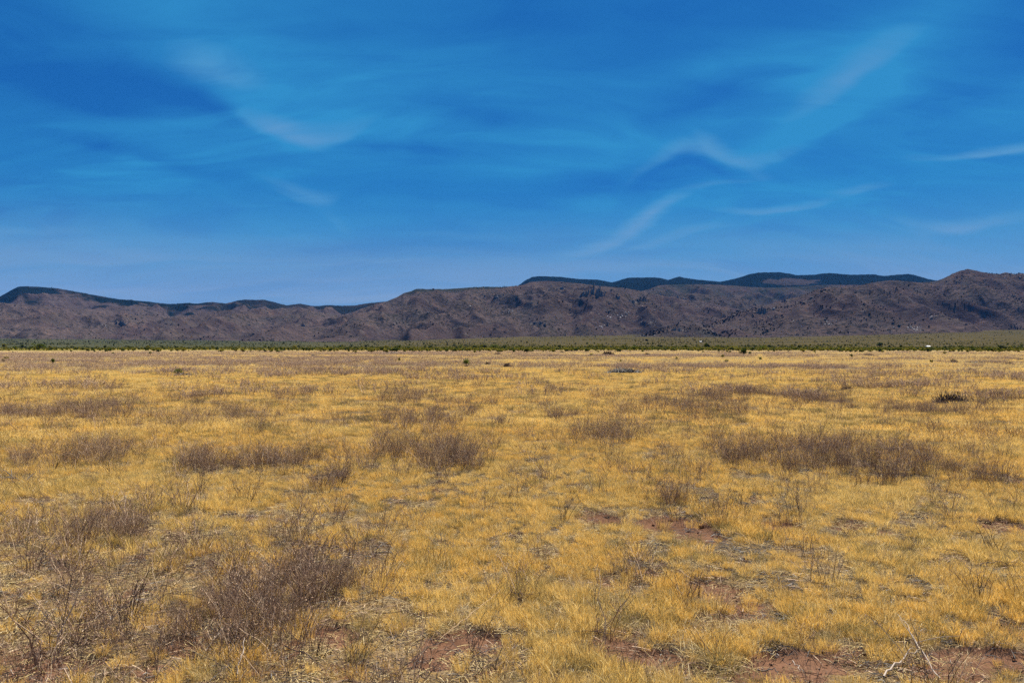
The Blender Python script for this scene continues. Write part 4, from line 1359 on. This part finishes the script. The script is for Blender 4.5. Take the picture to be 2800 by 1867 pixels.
stick('fallen_branch', [(1120, 1060, .03), (1180, 1052, .05), (1210, 1046, .06)], 0.005, M_TWIG, 'dead brown branch on grass right of the central clump', twigs=((.5, -.10, .2, .05), (.7, .12, -.25, .05), (.3, -.2, -.1, .03)))
stick('fallen_branch', [(900, 1345, .0), (960, 1340, .03), (1040, 1320, .02)], 0.0034, M_TANWOOD, 'long straw on grass right of the thicket')

# pale straw fans standing on the plain
STF = [mesh_np('fan_blades', *tubes(weed_strokes(np.random.default_rng(610 + i), 14, 0.05, 0.42, 0.0030, (0, 0), 0.5)[0]), [M_TANWOOD]) for i in range(3)]
for i, (px, py, hp, lab) in enumerate([(1585, 1015, 42, 'pale straw fan standing in the grass right of the compact row'), (430, 1075, 36, 'pale bent stalks at the left end of the low row'),
                                       (905, 1060, 55, 'pale curved stalks inside the bush left of the central clump'), (230, 1065, 60, 'pale stalk fan in the loose left row'),
                                       (765, 1110, 40, 'pale straw stalks under the brown sprig left of centre'), (1715, 1097, 26, 'pale straw nest below the wide thicket'),
                                       (445, 885, 14, 'pale broken stalks by the far bush on the left'), (810, 1075, 30, 'pale stalks at the right end of the low row'),
                                       (20, 905, 18, 'bleached stalks at the left edge far off'), (690, 1290, 60, 'pale stalks at the back of the foreground thicket')]):
    wx, wy, wz = at(px * K, py * K)
    e = empty('straw_stalks', (wx, wy, wz - 0.01), i * 1.3, hp * K / F * wy / 0.42)
    tag(e, lab, 'dry plant')
    o = link(bpy.data.objects.new('stalks', STF[i % 3]))
    o.parent = e

# soil clods and stones one by one on the bare patches
clod_m = [rock_mesh('clod_mesh', 900 + i, M_CLOD, 0.5, 2, 0.6) for i in range(4)]
for i, (px, py, w, lab) in enumerate([
        (1540, 1190, 14, 'dark crumbly clod on the eroded soil lip at its left end'), (1610, 1205, 20, 'wide dark clod at the right end of the eroded lip'),
        (1500, 1200, 10, 'small red clod left on the eroded lip'), (1580, 1215, 12, 'red clod below the eroded lip'), (1395, 1180, 16, 'dark clod on the small soil patch left of the lip'),
        (1960, 1195, 14, 'red clod on the soil patch right of the upright stems'), (1790, 1195, 12, 'red clod on the patch between lip and upright stems'),
        (2270, 1195, 20, 'dark clod on soil by the right edge'), (1845, 1498, 9, 'small stone on the wide bottom soil patch'),
        (1800, 1520, 8, 'little red stone left on the wide bottom soil patch'), (1885, 1535, 9, 'dark lump in the middle of the wide bottom soil patch'),
        (1860, 1552, 8, 'reddish stone low on the wide bottom soil patch'), (1940, 1530, 7, 'pale stone right on the wide bottom soil patch'),
        (515, 1256, 14, 'black lump in the grass above the thicket'), (1375, 1500, 14, 'dark lump under a grass tuft by the forked stem'),
        (2330, 1500, 12, 'dark lump on soil in the lower right corner'), (1365, 1308, 14, 'dark lump in the grass right of lower centre')]):
    wx, wy, wz = at(px * K, py * K)
    o = link(bpy.data.objects.new('soil_clod' if 'stone' not in lab else 'stone', clod_m[i % 4]))
    s = w * K / F * wy * 0.5
    o.location = (wx, wy, wz - 0.03 + s * 0.35)
    o.scale = (s, s * 0.8, s * 0.7)
    o.rotation_euler = (0.1, 0.1, i)
    tag(o, lab, 'stone' if 'stone' in lab else 'soil clod')


# ================================================================== green shrubs, yuccas, brush piles
def crown(seed, n, leaf, lobes, rad=(0.5, 0.42)):
    """leaf clumps spread through several uneven lobes; unit shrub 1 m wide, about 0.9 m high"""
    rs = np.random.default_rng(seed)
    L = []
    for i in range(lobes):
        a = rs.uniform(0, 6.283)
        q = rs.uniform(0.1, 0.30)
        L.append((np.array([math.cos(a) * q, math.sin(a) * q, rs.uniform(0.30, 0.60)]), rs.uniform(0.16, 0.27)))
    V, Fc = [], []
    for i in range(n):
        c, r = L[rs.integers(0, lobes)]
        d = rs.normal(size=3)
        d /= np.linalg.norm(d)
        p = c + d * r * rs.uniform(0.55, 1.08) * np.array([1, 1, .85])
        if p[2] < 0.08:
            continue
        b = rs.normal(size=(2, 3))
        b /= np.linalg.norm(b, axis=1)[:, None]
        s = leaf * rs.uniform(0.6, 1.4)
        o = len(V)
        V += [p - b[0] * s, p + b[1] * s * 0.7, p + b[0] * s, p - b[1] * s * 0.7]
        Fc.append((o, o + 1, o + 2, o + 3))
    return np.array(V), np.array(Fc), L


def trunk_of(seed, L):
    rs = np.random.default_rng(seed)
    st = []
    for c, r in L:
        b = np.array([rs.normal(0, 0.03), rs.normal(0, 0.03), -0.04])
        st.append((np.array([b, b * 0.4 + c * 0.45 + rs.normal(0, .03, 3), c, c + (c - b) * 0.25]), np.array([.022, .016, .010, .005])))
    return tubes(st, 5)


SHRUB = {}
for kind, mat in (('dark', M_LEAFD), ('green', M_LEAFG), ('yellow', M_LEAFY)):
    SHRUB[kind] = []
    for i in range(4):
        v, f, L = crown(700 + i * 3 + len(kind), 650, 0.050, 8)
        tv, tf = trunk_of(720 + i, L)
        SHRUB[kind].append((mesh_np('shrub_crown', v, f, [mat]), mesh_np('shrub_trunk', tv, tf, [M_DARK])))


def shrub(px, py, w, h, kind, label, group=None, name='desert_shrub', vi=None):
    wx, wy, wz = at(px, py)
    sw, sh = 1.15 * w / F * wy, 1.25 * h / F * wy / 0.82
    e = empty(name, (wx, wy, wz), rsb.uniform(0, 6.28), (sw, sw, sh))
    tag(e, label, 'shrub', group)
    c, tr = SHRUB[kind][rsb.integers(0, 4) if vi is None else vi]
    for nm, me in (('trunk', tr), ('crown', c)):
        o = link(bpy.data.objects.new(nm, me))
        o.parent = e
    return e


NAMED = [
    (107, 955, 34, 15, 'green', 'large rounded green shrub on the left of the far plain'), (59, 952, 15, 9, 'dark', 'dark shrub just left of the large green one'),
    (45, 952, 7, 5, 'dark', 'tiny dark shrub left of the dark one'), (202, 952, 7, 5, 'dark', 'small dark shrub right of the large green one'),
    (288, 953, 12, 8, 'dark', 'dark shrub alone in the left far plain'), (339, 958, 8, 5, 'dark', 'low dark shrub nearer than its neighbours on the left'),
    (365, 960, 9, 5, 'yellow', 'yellow green shrub beside the low dark one'), (309, 970, 9, 6, 'green', 'small green shrub on the edge of the purple weeds'),
    (411, 969, 10, 7, 'green', 'olive shrub on the edge of the purple weeds'), (17, 986, 13, 10, 'yellow', 'olive yellow shrub at the left edge in the weeds'),
    (8, 991, 9, 9, 'green', 'dark olive shrub touching the left edge'), (143, 996, 13, 14, 'green', 'upright olive shrub amid the weeds on the left'),
    (740, 963, 12, 6, 'dark', 'dark shrub in the yellow strip left of centre'), (763, 964, 22, 6, 'green', 'wide low green shrub in the yellow strip'),
    (818, 951, 10, 6, 'dark', 'dark round shrub behind the yellow strip'), (481, 958, 8, 7, 'green', 'small shrub in the yellow strip at left'),
    (1117, 958, 12, 10, 'green', 'bright green round shrub behind the plain left of centre'), (1174, 956, 10, 7, 'dark', 'dark shrub right of the bright green one'),
    (1001, 950, 12, 7, 'dark', 'dark double shrub on the belt left of centre'), (961, 949, 6, 5, 'dark', 'little dark shrub left of the double one'),
    (1191, 948, 7, 6, 'green', 'small upright shrub at the back of the belt'), (1092, 989, 8, 10, 'yellow', 'tiny yellow green bush on the plain left of the yucca'),
    (1442, 964, 22, 10, 'dark', 'wide dark green shrub at the centre of the belt'), (1737, 958, 21, 11, 'green', 'round green shrub right of centre in the belt'),
    (1548, 958, 13, 8, 'yellow', 'yellow green shrub right of the dark central one'), (1298, 954, 16, 9, 'dark', 'dark green thicket shrub at the left end of the grove'),
    (1322, 953, 22, 9, 'dark', 'wide dark shrub in the grove'), (1354, 954, 24, 10, 'green', 'green shrub in the middle of the grove'), (1376, 954, 16, 9, 'dark', 'dark shrub at the right of the grove'),
    (1528, 952, 18, 8, 'dark', 'dark round shrub behind the yellow green one'), (1845, 959, 14, 8, 'yellow', 'yellow green shrub in the belt above the round yucca'),
    (1757, 963, 10, 5, 'green', 'low green shrub right of the round one'), (1618, 974, 12, 7, 'yellow', 'olive shrub beside the dark brush pile'),
    (2031, 971, 24, 15, 'dark', 'large dark green shrub standing in front of the belt on the right'), (2050, 970, 9, 8, 'green', 'small shrub touching the large dark green one'),
    (1975, 978, 10, 8, 'yellow', 'olive bush on the plain left of the large dark shrub'), (1987, 992, 13, 8, 'yellow', 'low olive bush on the plain nearer than its neighbour'),
    (2078, 985, 10, 9, 'green', 'round green bush alone on bright grass'), (2057, 960, 14, 9, 'dark', 'dark shrub behind the large dark green one'),
    (2088, 958, 24, 10, 'green', 'broad green shrub in the right belt'), (2101, 961, 10, 6, 'yellow', 'light green shrub before the broad one'), (2116, 960, 9, 7, 'dark', 'dark shrub right of the broad one'),
    (1947, 957, 9, 6, 'dark', 'dark shrub left in the right belt'), (2186, 954, 15, 10, 'dark', 'tall dark shrub in the right belt'), (2329, 978, 9, 9, 'green', 'green bush on bright grass at right'),
    (2219, 955, 10, 6, 'dark', 'dark shrub right of the tall dark one'), (2564, 955, 10, 6, 'dark', 'dark shrub right of the white roof'), (2629, 957, 17, 8, 'green', 'green shrub in the belt near the right edge'),
    (2654, 956, 19, 8, 'dark', 'dark shrub beside the green one near the right edge'), (2681, 957, 15, 8, 'dark', 'dark rounded shrub near the right edge'), (2701, 958, 12, 8, 'green', 'mid green shrub near the right edge'),
    (2754, 958, 15, 9, 'dark', 'last dark shrub before the right edge'), (2553, 958, 9, 6, 'green', 'small shrub below the white roof'), (2460, 955, 12, 7, 'dark', 'dark shrub left of the white roof'),
    (2432, 951, 9, 7, 'dark', 'dark shrub at the back left of the white roof'), (2584, 968, 13, 6, 'yellow', 'low bright green bush before the right belt'), (2412, 964, 12, 5, 'yellow', 'low yellow green bush before the right belt'),
    (2379, 963, 8, 5, 'green', 'small low bush left of the yellow green one'), (2547, 993, 9, 9, 'yellow', 'olive bush on the bright grass at right'),
]
for (px, py, w, h, kind, lab) in NAMED:
    shrub(px, py, w, h, kind, lab)
# shrubs of the belt that nothing tells apart
PLACE = ['behind the purple weeds at the left edge', 'in the yellow strip left of centre', 'before the grove at the centre', 'below the rocky knoll', 'around the large dark shrub', 'left of the white roofed shed', 'right of the white roofed shed']
for i in range(190):
    px = rsb.uniform(-20, 2820)
    if px < 900 and rsb.uniform() < 0.5:
        px = rsb.uniform(900, 2820)
    py = HZ + rsb.uniform(-4.5, 11.5) if px > 1150 else HZ + 2.0 + rsb.uniform(0, 10)
    kd = rsb.choice(['dark', 'green', 'yellow'], p=[.40, .32, .28])
    w = rsb.lognormal(2.15, 0.35)
    if py < HZ + 1:
        w = min(w * 0.55, 6.5)
    sec = PLACE[int(np.searchsorted([420, 1120, 1640, 1960, 2240, 2530], px))]
    lab = {'dark': 'dark', 'green': 'mid green', 'yellow': 'yellow green'}[kd] + ' shrub of the scrub belt ' + sec
    shrub(px, py, w, w * rsb.uniform(0.38, 0.7), kd, lab, lab.replace('shrub of', 'shrubs of'))

# one joined mass for the uncountable low scrub of the belt and the slope
def blob(seed, mat, n=90, leaf=0.16):
    v, f, L = crown(seed, n, leaf, 5)
    return mesh_np('scrub_clump', v, f, [mat])


cs = source_collection('scrub', [blob(800 + i, (M_LEAFD, M_LEAFG, M_LEAFY, M_LEAFD, M_LEAFY, M_JUNI)[i]) for i in range(6)])
x_, y_ = field_points(60000, 190.0, 1250.0, half=0.62, p=0.75)
n_ = fbm(x_ / 130.0, y_ / 90.0, 4, 141)
u_ = CX + x_ / y_ * F
d_ = np.interp(u_, [0, 700, 1200, 2800], [0.3, 0.45, 0.9, 1.0]) * sstep(y_, 200, 430)
k_ = rng.uniform(size=len(x_)) < np.clip(0.36 + 1.2 * n_ + 0.18 * sstep(u_, 1180, 1350), 0.03, 1) * d_
x_, y_, u_ = x_[k_], y_[k_], u_[k_]
pk = rng.choice([0, 1, 2, 3, 4], size=len(x_), p=[.13, .27, .28, .06, .26])
scatter('belt_scrub', np.stack([x_, y_, ground_z(x_, y_)], -1), rng.uniform(0.6, 1.9, len(x_)), pk, cs, 'low green and yellow scrub in a belt across the plain')
x_, y_ = field_points(42000, 900.0, 4300.0, half=0.62, p=0.8)
n_ = fbm(x_ / 300.0, y_ / 160.0, 4, 151)
u_ = CX + x_ / y_ * F
d_ = np.interp(u_, [0, 900, 1300, 1700, 2100, 2800], [0.9, 0.8, 0.45, 0.7, 0.5, 0.35]) + sstep(u_, 1000, 1500) * sstep(2000 - y_, 0, 700) * 0.9
k_ = rng.uniform(size=len(x_)) < np.clip(0.30 + 1.5 * n_, 0.04, 1) * d_
x_, y_ = x_[k_], y_[k_]
pk = np.where(y_ < 1700, rng.choice([0, 1, 2, 3, 4], size=len(x_)), rng.choice([0, 3, 5], size=len(x_)))
scatter('slope_scrub', np.stack([x_, y_, ground_z(x_, y_)], -1), rng.lognormal(0.62, 0.4, len(x_)), pk, cs, 'dark scattered scrub on the slope below the mountains')

# yuccas: tufts of stiff blades
def yucca_mesh(seed, mat, n=150):
    rs = np.random.default_rng(seed)
    V, Fc = [], []
    for i in range(n):
        a = rs.uniform(0, 6.283)
        el = math.asin(rs.uniform(-0.12, 1.0))
        d = np.array([math.cos(a) * math.cos(el), math.sin(a) * math.cos(el), math.sin(el)])
        L = rs.uniform(0.36, 0.52)
        s = np.cross(d, rs.normal(size=3))
        s /= np.linalg.norm(s)
        b = np.array([0, 0, 0.30]) + d * 0.05
        o = len(V)
        V += [b - s * .012, b + s * .012, b + d * L * .55 + s * .014, b + d * L * .55 - s * .014, b + d * L]
        Fc += [(o, o + 1, o + 2, o + 3), (o + 3, o + 2, o + 4)]
    return mesh_np('yucca_leaves', V, Fc, [mat])


YL = [yucca_mesh(820, M_LEAFG), yucca_mesh(821, M_LEAFY)]
YD = mesh_np('yucca_skirt', *tubes(weed_strokes(np.random.default_rng(822), 60, 0.10, 0.20, 0.006, (0, 0), 1.6)[0], 3), [M_GREYWOOD])
YT = mesh_np('yucca_trunk', *tubes([(np.array([[0, 0, -.05], [0, 0, .15], [0, 0, .32]]), np.array([.07, .06, .05]))], 7), [M_DARK])
for i, (px, py, w, h, lab) in enumerate([(1275, 1003, 21, 21, 'green spiky yucca with a dead grey skirt on the plain'), (1850, 985, 10, 10, 'small round yucca on the plain right of centre'),
                                         (487, 1028, 26, 20, 'yellow green yucca behind grey sticks on the left'), (1697, 990, 7, 7, 'tiny dry yucca on bright grass behind the silver brush')]):
    wx, wy, wz = at(px, py)
    s = w / F * wy
    s *= 1.2
    e = empty('yucca', (wx, wy, wz), i, (s, s, 1.2 * h / F * wy / 0.8))
    tag(e, lab, 'yucca')
    for nm, me in (('trunk', YT), ('leaves', YL[i % 2]), ('dead_leaves', YD)):
        o = link(bpy.data.objects.new(nm, me))
        o.parent = e


# brush piles: low heaps of crossing dead sticks
def pile_mesh(seed, mat, n=150, r=0.013):
    rs = np.random.default_rng(seed)
    st = []
    for i in range(n):
        x = rs.uniform(-0.5, 0.5)
        top = (1 - (2 * abs(x)) ** 2.2) * rs.uniform(0.5, 1.0)
        b = np.array([x, rs.uniform(-0.25, 0.25), rs.uniform(0, 0.35) * top])
        a = rs.uniform(0, 6.283)
        d = np.array([math.cos(a) * 0.13, math.sin(a) * 0.13, rs.uniform(0.0, 0.75) * top])
        c = b + d * 0.5 + rs.normal(0, 0.02, 3)
        st.append((np.array([b, c, b + d]), np.array([1, .8, .4]) * r * rs.uniform(0.6, 1.5)))
    return mesh_np('pile_sticks', *tubes(st), [mat])


PILE = {'grey': [pile_mesh(840 + i, M_GREYWOOD, 650) for i in range(3)], 'dark': [pile_mesh(850 + i, M_DARK, 650) for i in range(3)]}
for i, (px, py, w, h, kd, lab) in enumerate([
        (1706, 1022, 102, 22, 'grey', 'long silver grey brush heap on the plain right of centre'), (1634, 1003, 34, 9, 'grey', 'small grey brush heap left behind the silver one'),
        (1388, 1004, 24, 9, 'dark', 'low dark brush heap between yucca and silver heap'), (1334, 998, 20, 6, 'dark', 'flat dark brush heap right of the yucca'),
        (2600, 1104, 92, 22, 'dark', 'long black brush heap near the right edge'), (2640, 1106, 60, 17, 'grey', 'grey sticks on the right of the black heap'),
        (500, 1027, 54, 12, 'grey', 'grey stick heap under the left yucca'), (2317, 1068, 38, 10, 'dark', 'dark flat heap left of the black one'),
        (2178, 1014, 34, 9, 'grey', 'olive grey heap on the plain at right'), (2652, 1012, 30, 7, 'grey', 'thin grey heap far at right'),
        (1663, 972, 34, 9, 'dark', 'dark mound of brush at the front of the belt'), (1729, 972, 30, 5, 'grey', 'grey flat brush right of the dark mound'),
        (1770, 973, 18, 6, 'dark', 'small dark mound of brush further right'), (1503, 975, 24, 5, 'grey', 'pale grey brush left of the dark mound'), (857, 974, 18, 7, 'grey', 'grey brush heap on the plain at left'),
        (1026, 977, 14, 7, 'grey', 'small grey heap left of the tiny yellow bush'), (1075, 967, 76, 6, 'grey', 'long grey brush line before the belt'), (1360, 970, 20, 4, 'dark', 'flat dark brush before the belt at centre'),
        (2104, 981, 16, 5, 'grey', 'grey brush right of the round green bush'), (2126, 981, 20, 4, 'grey', 'low grey brush further right of the round bush'), (1951, 977, 22, 4, 'grey', 'flat grey brush left of the large dark shrub'),
        (2608, 992, 24, 7, 'dark', 'dark heap on bright grass at right'), (2662, 993, 60, 6, 'grey', 'long grey heap right of the dark one'), (2760, 996, 26, 5, 'dark', 'flat dark heap close to the right edge'),
        (2790, 985, 26, 7, 'grey', 'grey heap cut by the right edge'), (433, 970, 16, 4, 'grey', 'pale heap on the plain far left'), (440, 981, 16, 4, 'grey', 'bluish grey heap on the purple weeds at left'),
        (2375, 972, 30, 4, 'dark', 'thin dark heap before the right belt')]):
    wx, wy, wz = at(px, py)
    s = w / F * wy
    e = empty('brush_heap', (wx, wy, wz - 0.02), 0.0, (s * 1.1, s * 0.6, (0.85 if kd == 'grey' else 1.75) * h / F * wy / 0.85))
    tag(e, lab, 'brush heap')
    o = link(bpy.data.objects.new('sticks', PILE[kd][i % 3]))
    o.parent = e

# ================================================================== houses at the foot of the range
def box(x0, x1, y0, y1, z0, z1):
    V = [(x, y, z) for z in (z0, z1) for y in (y0, y1) for x in (x0, x1)]
    return V, [(0, 2, 3, 1), (4, 5, 7, 6), (0, 1, 5, 4), (2, 6, 7, 3), (0, 4, 6, 2), (1, 3, 7, 5)]


def part(nm, vf, mat, par):
    o = link(bpy.data.objects.new(nm, mesh_np(nm, np.array(vf[0], float), vf[1], [mat])))
    o.parent = par
    return o


def house(px, py, w, h, wallm, roofm, label, name='house', depth=0.7):
    wx, wy, wz = at(px, py)
    W_, H_ = w / F * wy, h / F * wy
    e = empty(name, (wx, wy, wz), 0.25)
    tag(e, label, 'house' if name == 'house' else 'shed')
    D_ = W_ * depth
    ew = H_ * 0.62
    part('wall', box(-W_ / 2, W_ / 2, -D_ / 2, D_ / 2, -1.0, ew), wallm, e)
    o_ = 0.5
    V = [(-W_ / 2 - o_, -D_ / 2 - o_, ew + .01), (W_ / 2 + o_, -D_ / 2 - o_, ew + .01), (W_ / 2 + o_, D_ / 2 + o_, ew + .01), (-W_ / 2 - o_, D_ / 2 + o_, ew + .01), (-W_ / 2 - o_, 0, H_), (W_ / 2 + o_, 0, H_)]
    part('roof', (V, [(0, 1, 5, 4), (2, 3, 4, 5), (0, 4, 3), (1, 2, 5), (3, 2, 1, 0)]), roofm, e)
    part('door', box(-0.5, 0.5, -D_ / 2 - .06, -D_ / 2 - .003, 0, min(2.1, ew * .9)), M_GLASS, e)
    for s in (-1, 1):
        part('window', box(s * W_ * .3 - .7, s * W_ * .3 + .7, -D_ / 2 - .06, -D_ / 2 - .003, ew * .4, ew * .8), M_GLASS, e)


house(2046, 921, 6, 3.4, M_WHITE, M_WHITE, 'white house at the foot of the right mountain')
house(2064, 921, 9, 2.4, M_TANWALL, M_ROOFM, 'low tan house just right of the white house')
house(2086, 921, 11, 2.2, M_TANWALL, M_ROOFM, 'long tan house at the right of the row')
house(2186, 917, 6, 3.4, M_WHITE, M_WHITE, 'white house alone further right at the mountain foot')
house(2176, 918, 6, 2.2, M_TANWALL, M_ROOFM, 'tan house touching the lone white house')
house(1906, 921, 4, 2.6, M_WHITE, M_ROOFM, 'small white house below the rocky knoll')
house(1916, 935, 6, 2.2, M_WHITE, M_ROOFM, 'white house lower on the slope among scrub')
house(2236, 918, 10, 2.6, M_TANWALL, M_TANWALL, 'brown house right of the lone white house')
house(2537, 950, 9, 5, M_WHITE, M_WHITE, 'white roofed shed in the green belt at right', name='shed', depth=0.9)

# ================================================================== cliffs and boulders on the range
def cliff_mesh(seed, cols, mat, tall=1.0):
    """cluster of leaning jagged rock columns, unit width 1"""
    rs = np.random.default_rng(seed)
    parts = []
    for i in range(cols):
        x = (i + 0.5) / cols - 0.5 + rs.normal(0, 0.02)
        w = 1.0 / cols * rs.uniform(0.7, 1.5)
        hgt = (0.18 + 0.45 * (1 - (2 * abs(x)) ** 2)) * rs.uniform(0.55, 1.15) * tall
        y = rs.uniform(-0.10, 0.10)
        k = 6
        rings = []
        lx, ly = rs.normal(0.05, 0.04), rs.uniform(0.0, 0.15)
        for j, (z, s) in enumerate(((-0.25, 1.1), (0.2, 1.0), (0.6, .85), (0.9, .6), (1.0, .25))):
            an = np.arange(k) * (2 * math.pi / k) + rs.uniform(0, .5)
            rr = w * 0.62 * s * rs.uniform(0.75, 1.25, k)
            rings.append(np.stack([x + lx * z + np.cos(an) * rr, y + ly * z + np.sin(an) * rr, np.full(k, z * hgt) + rs.normal(0, .015, k)], -1))
        V = np.vstack(rings)
        Fc = [(j * k + a, j * k + (a + 1) % k, (j + 1) * k + (a + 1) % k, (j + 1) * k + a) for j in range(4) for a in range(k)] + [tuple(range(4 * k, 5 * k))]
        parts.append((V, Fc))
    v, f = joinVF(parts)
    return mesh_np('cliff_columns', v, f, [mat])


for i, (lay, px, py, w, h, cols, lab) in enumerate([
        ('brown_massif', 1624, 808, 58, 30, 12, 'fluted grey cliff high on the middle mountain'), ('brown_massif', 1588, 813, 18, 12, 4, 'dark rock step left below the fluted cliff'),
        ('brown_massif', 1757, 824, 30, 16, 7, 'dark columned cliff right of the fluted one'), ('brown_massif', 1726, 828, 26, 10, 6, 'low dark cliff joining the columned one'),
        ('brown_massif', 1686, 816, 16, 9, 4, 'small outcrop between the two cliffs'), ('right_mountain', 2080, 858, 34, 18, 8, 'dark jumbled crag on the right mountain flank'),
        ('right_mountain', 2144, 826, 16, 9, 5, 'small crag higher on the right mountain flank'), ('brown_foothills', 325, 890, 30, 13, 7, 'dark crag on the left brown foothills'),
        ('brown_foothills', 826, 893, 12, 13, 4, 'narrow dark crag on the foothills left of centre'), ('brown_massif', 1470, 886, 44, 9, 9, 'long dark ledge low on the middle mountain'),
        ('brown_massif', 1530, 790, 26, 8, 6, 'faint outcrop left above the fluted cliff'), ('middle_hills', 1855, 822, 40, 14, 8, 'dark rock band on the rounded hills'),
        ('rocky_knoll', 1850, 905, 40, 12, 9, 'dark boulders crowning the knoll')]):
    x, y, z = on_ridge(lay, px, py)
    s = w / F * y
    o = link(bpy.data.objects.new('rock_cliff', cliff_mesh(860 + i, cols, M_CLIFF)))
    o.location = (x, y + s * 0.05, z - 0.02 * s)
    o.scale = (s, s * 0.8, h / F * y / 0.6)
    tag(o, lab, 'cliff')

bl = source_collection('boulders', [rock_mesh('boulder_mesh', 930 + i, (M_BOULDER, M_BOULDER, M_CLIFF, M_GRANITE)[i], 0.45, 1, 0.8) for i in range(4)])
jun = source_collection('junipers', [blob(950 + i, M_JUNI, 60, 0.24) for i in range(4)])


def on_face(name, n, dens):
    L = LAYERS[name]
    a = (L['el'].shape[0], L['el'].shape[1])
    i = rng.integers(1, int(a[0] * 0.86), n)
    j = rng.integers(0, a[1] - 1, n)
    fi, fj = rng.uniform(0, 1, n), rng.uniform(0, 1, n)

    def bil(A):
        return (A[i, j] * (1 - fi) + A[i + 1, j] * fi) * (1 - fj) + (A[i, j + 1] * (1 - fi) + A[i + 1, j + 1] * fi) * fj
    X, Y, Z, V, U = bil(L['X']), bil(L['Y']), bil(L['h']), bil(L['veg']), L['u'][j]
    k = rng.uniform(size=n) < dens(X, Y, V, U)
    return np.stack([X, Y, Z], -1)[k], V[k]


JP, BP = [], []
for nm, nj, nb in (('brown_massif', 15000, 9000), ('right_mountain', 15000, 9000), ('brown_foothills', 7000, 4000), ('middle_hills', 5000, 3000), ('inner_ridge', 4000, 800),
                   ('long_mountain', 5000, 1500), ('wooded_mesa', 3500, 300), ('rocky_knoll', 1200, 1600)):
    p, v = on_face(nm, nj, lambda X, Y, V, U: np.clip(0.02 + 1.9 * fbm(X / 260, Y / 260, 4, 161) + 0.4 * V, 0.03, 1))
    JP.append(p)
    p, v = on_face(nm, nb, lambda X, Y, V, U: np.clip(-0.15 + 2.3 * fbm(X / 230, Y / 230, 4, 171), 0.01, 1) * (1 - 0.6 * V))
    BP.append(p)
JP, BP = np.vstack(JP), np.vstack(BP)
scatter('mountain_scrub', JP - (0, 0, 0.6), rng.lognormal(1.5, 0.4, len(JP)), rng.integers(0, 4, len(JP)), jun, 'dark juniper scrub dotting the mountain faces')
scatter('mountain_boulders', BP, rng.lognormal(1.2, 0.5, len(BP)), rng.integers(0, 3, len(BP)), bl, 'brown and grey boulders strewn over the mountain faces', tilt=0.5)
GP = []
for (lay, px, py, hw, hh, n) in [('brown_massif', 1358, 813, 4, 2, 16), ('brown_massif', 1390, 850, 14, 5, 26), ('brown_massif', 1690, 862, 34, 8, 60), ('brown_massif', 1495, 862, 8, 3, 14),
                                 ('right_mountain', 2112, 846, 5, 2, 16), ('right_mountain', 2500, 896, 16, 6, 46), ('right_mountain', 2546, 868, 8, 5, 26), ('right_mountain', 2270, 885, 12, 4, 14),
                                 ('brown_massif', 1770, 880, 22, 6, 36), ('brown_foothills', 283, 890, 7, 3, 20), ('brown_foothills', 905, 911, 4, 2, 8), ('brown_massif', 1750, 836, 6, 2, 10),
                                 ('brown_massif', 1640, 897, 14, 4, 18), ('brown_massif', 1290, 837, 4, 2, 8), ('right_mountain', 2435, 908, 5, 2, 12)]:
    for k in range(n):
        x, y, z = on_ridge(lay, px + rng.normal(0, hw * .85), py + rng.normal(0, hh * .85))
        GP.append((x, y, z))
GP = np.array(GP)
scatter('granite_slabs', GP, rng.lognormal(0.75, 0.55, len(GP)), np.full(len(GP), 3), bl, 'pale granite slabs scattered in bright patches on the mountains', tilt=0.4)

# ================================================================== air between here and the range
HAZE = 0.9e-5
hz = link(bpy.data.objects.new('haze', mesh_np('haze', *[np.array(q, float) if i == 0 else q for i, q in enumerate(box(-17000, 17000, -17000, 17000, -60, 1250))])))
m = bpy.data.materials.new('thin_air')
m.use_nodes = True
t = NT(m.node_tree)
pv = t.n('ShaderNodeVolumePrincipled')
pv.inputs['Color'].default_value = (0.06, 0.33, 1.0, 1)
pv.inputs['Density'].default_value = HAZE
pv.inputs['Anisotropy'].default_value = 0.0
mo = t.n('ShaderNodeOutputMaterial')
t.l(pv.outputs[0], mo.inputs['Volume'])
hz.data.materials.append(m)
tag(hz, 'thin blue air over the whole plain', kind='stuff')
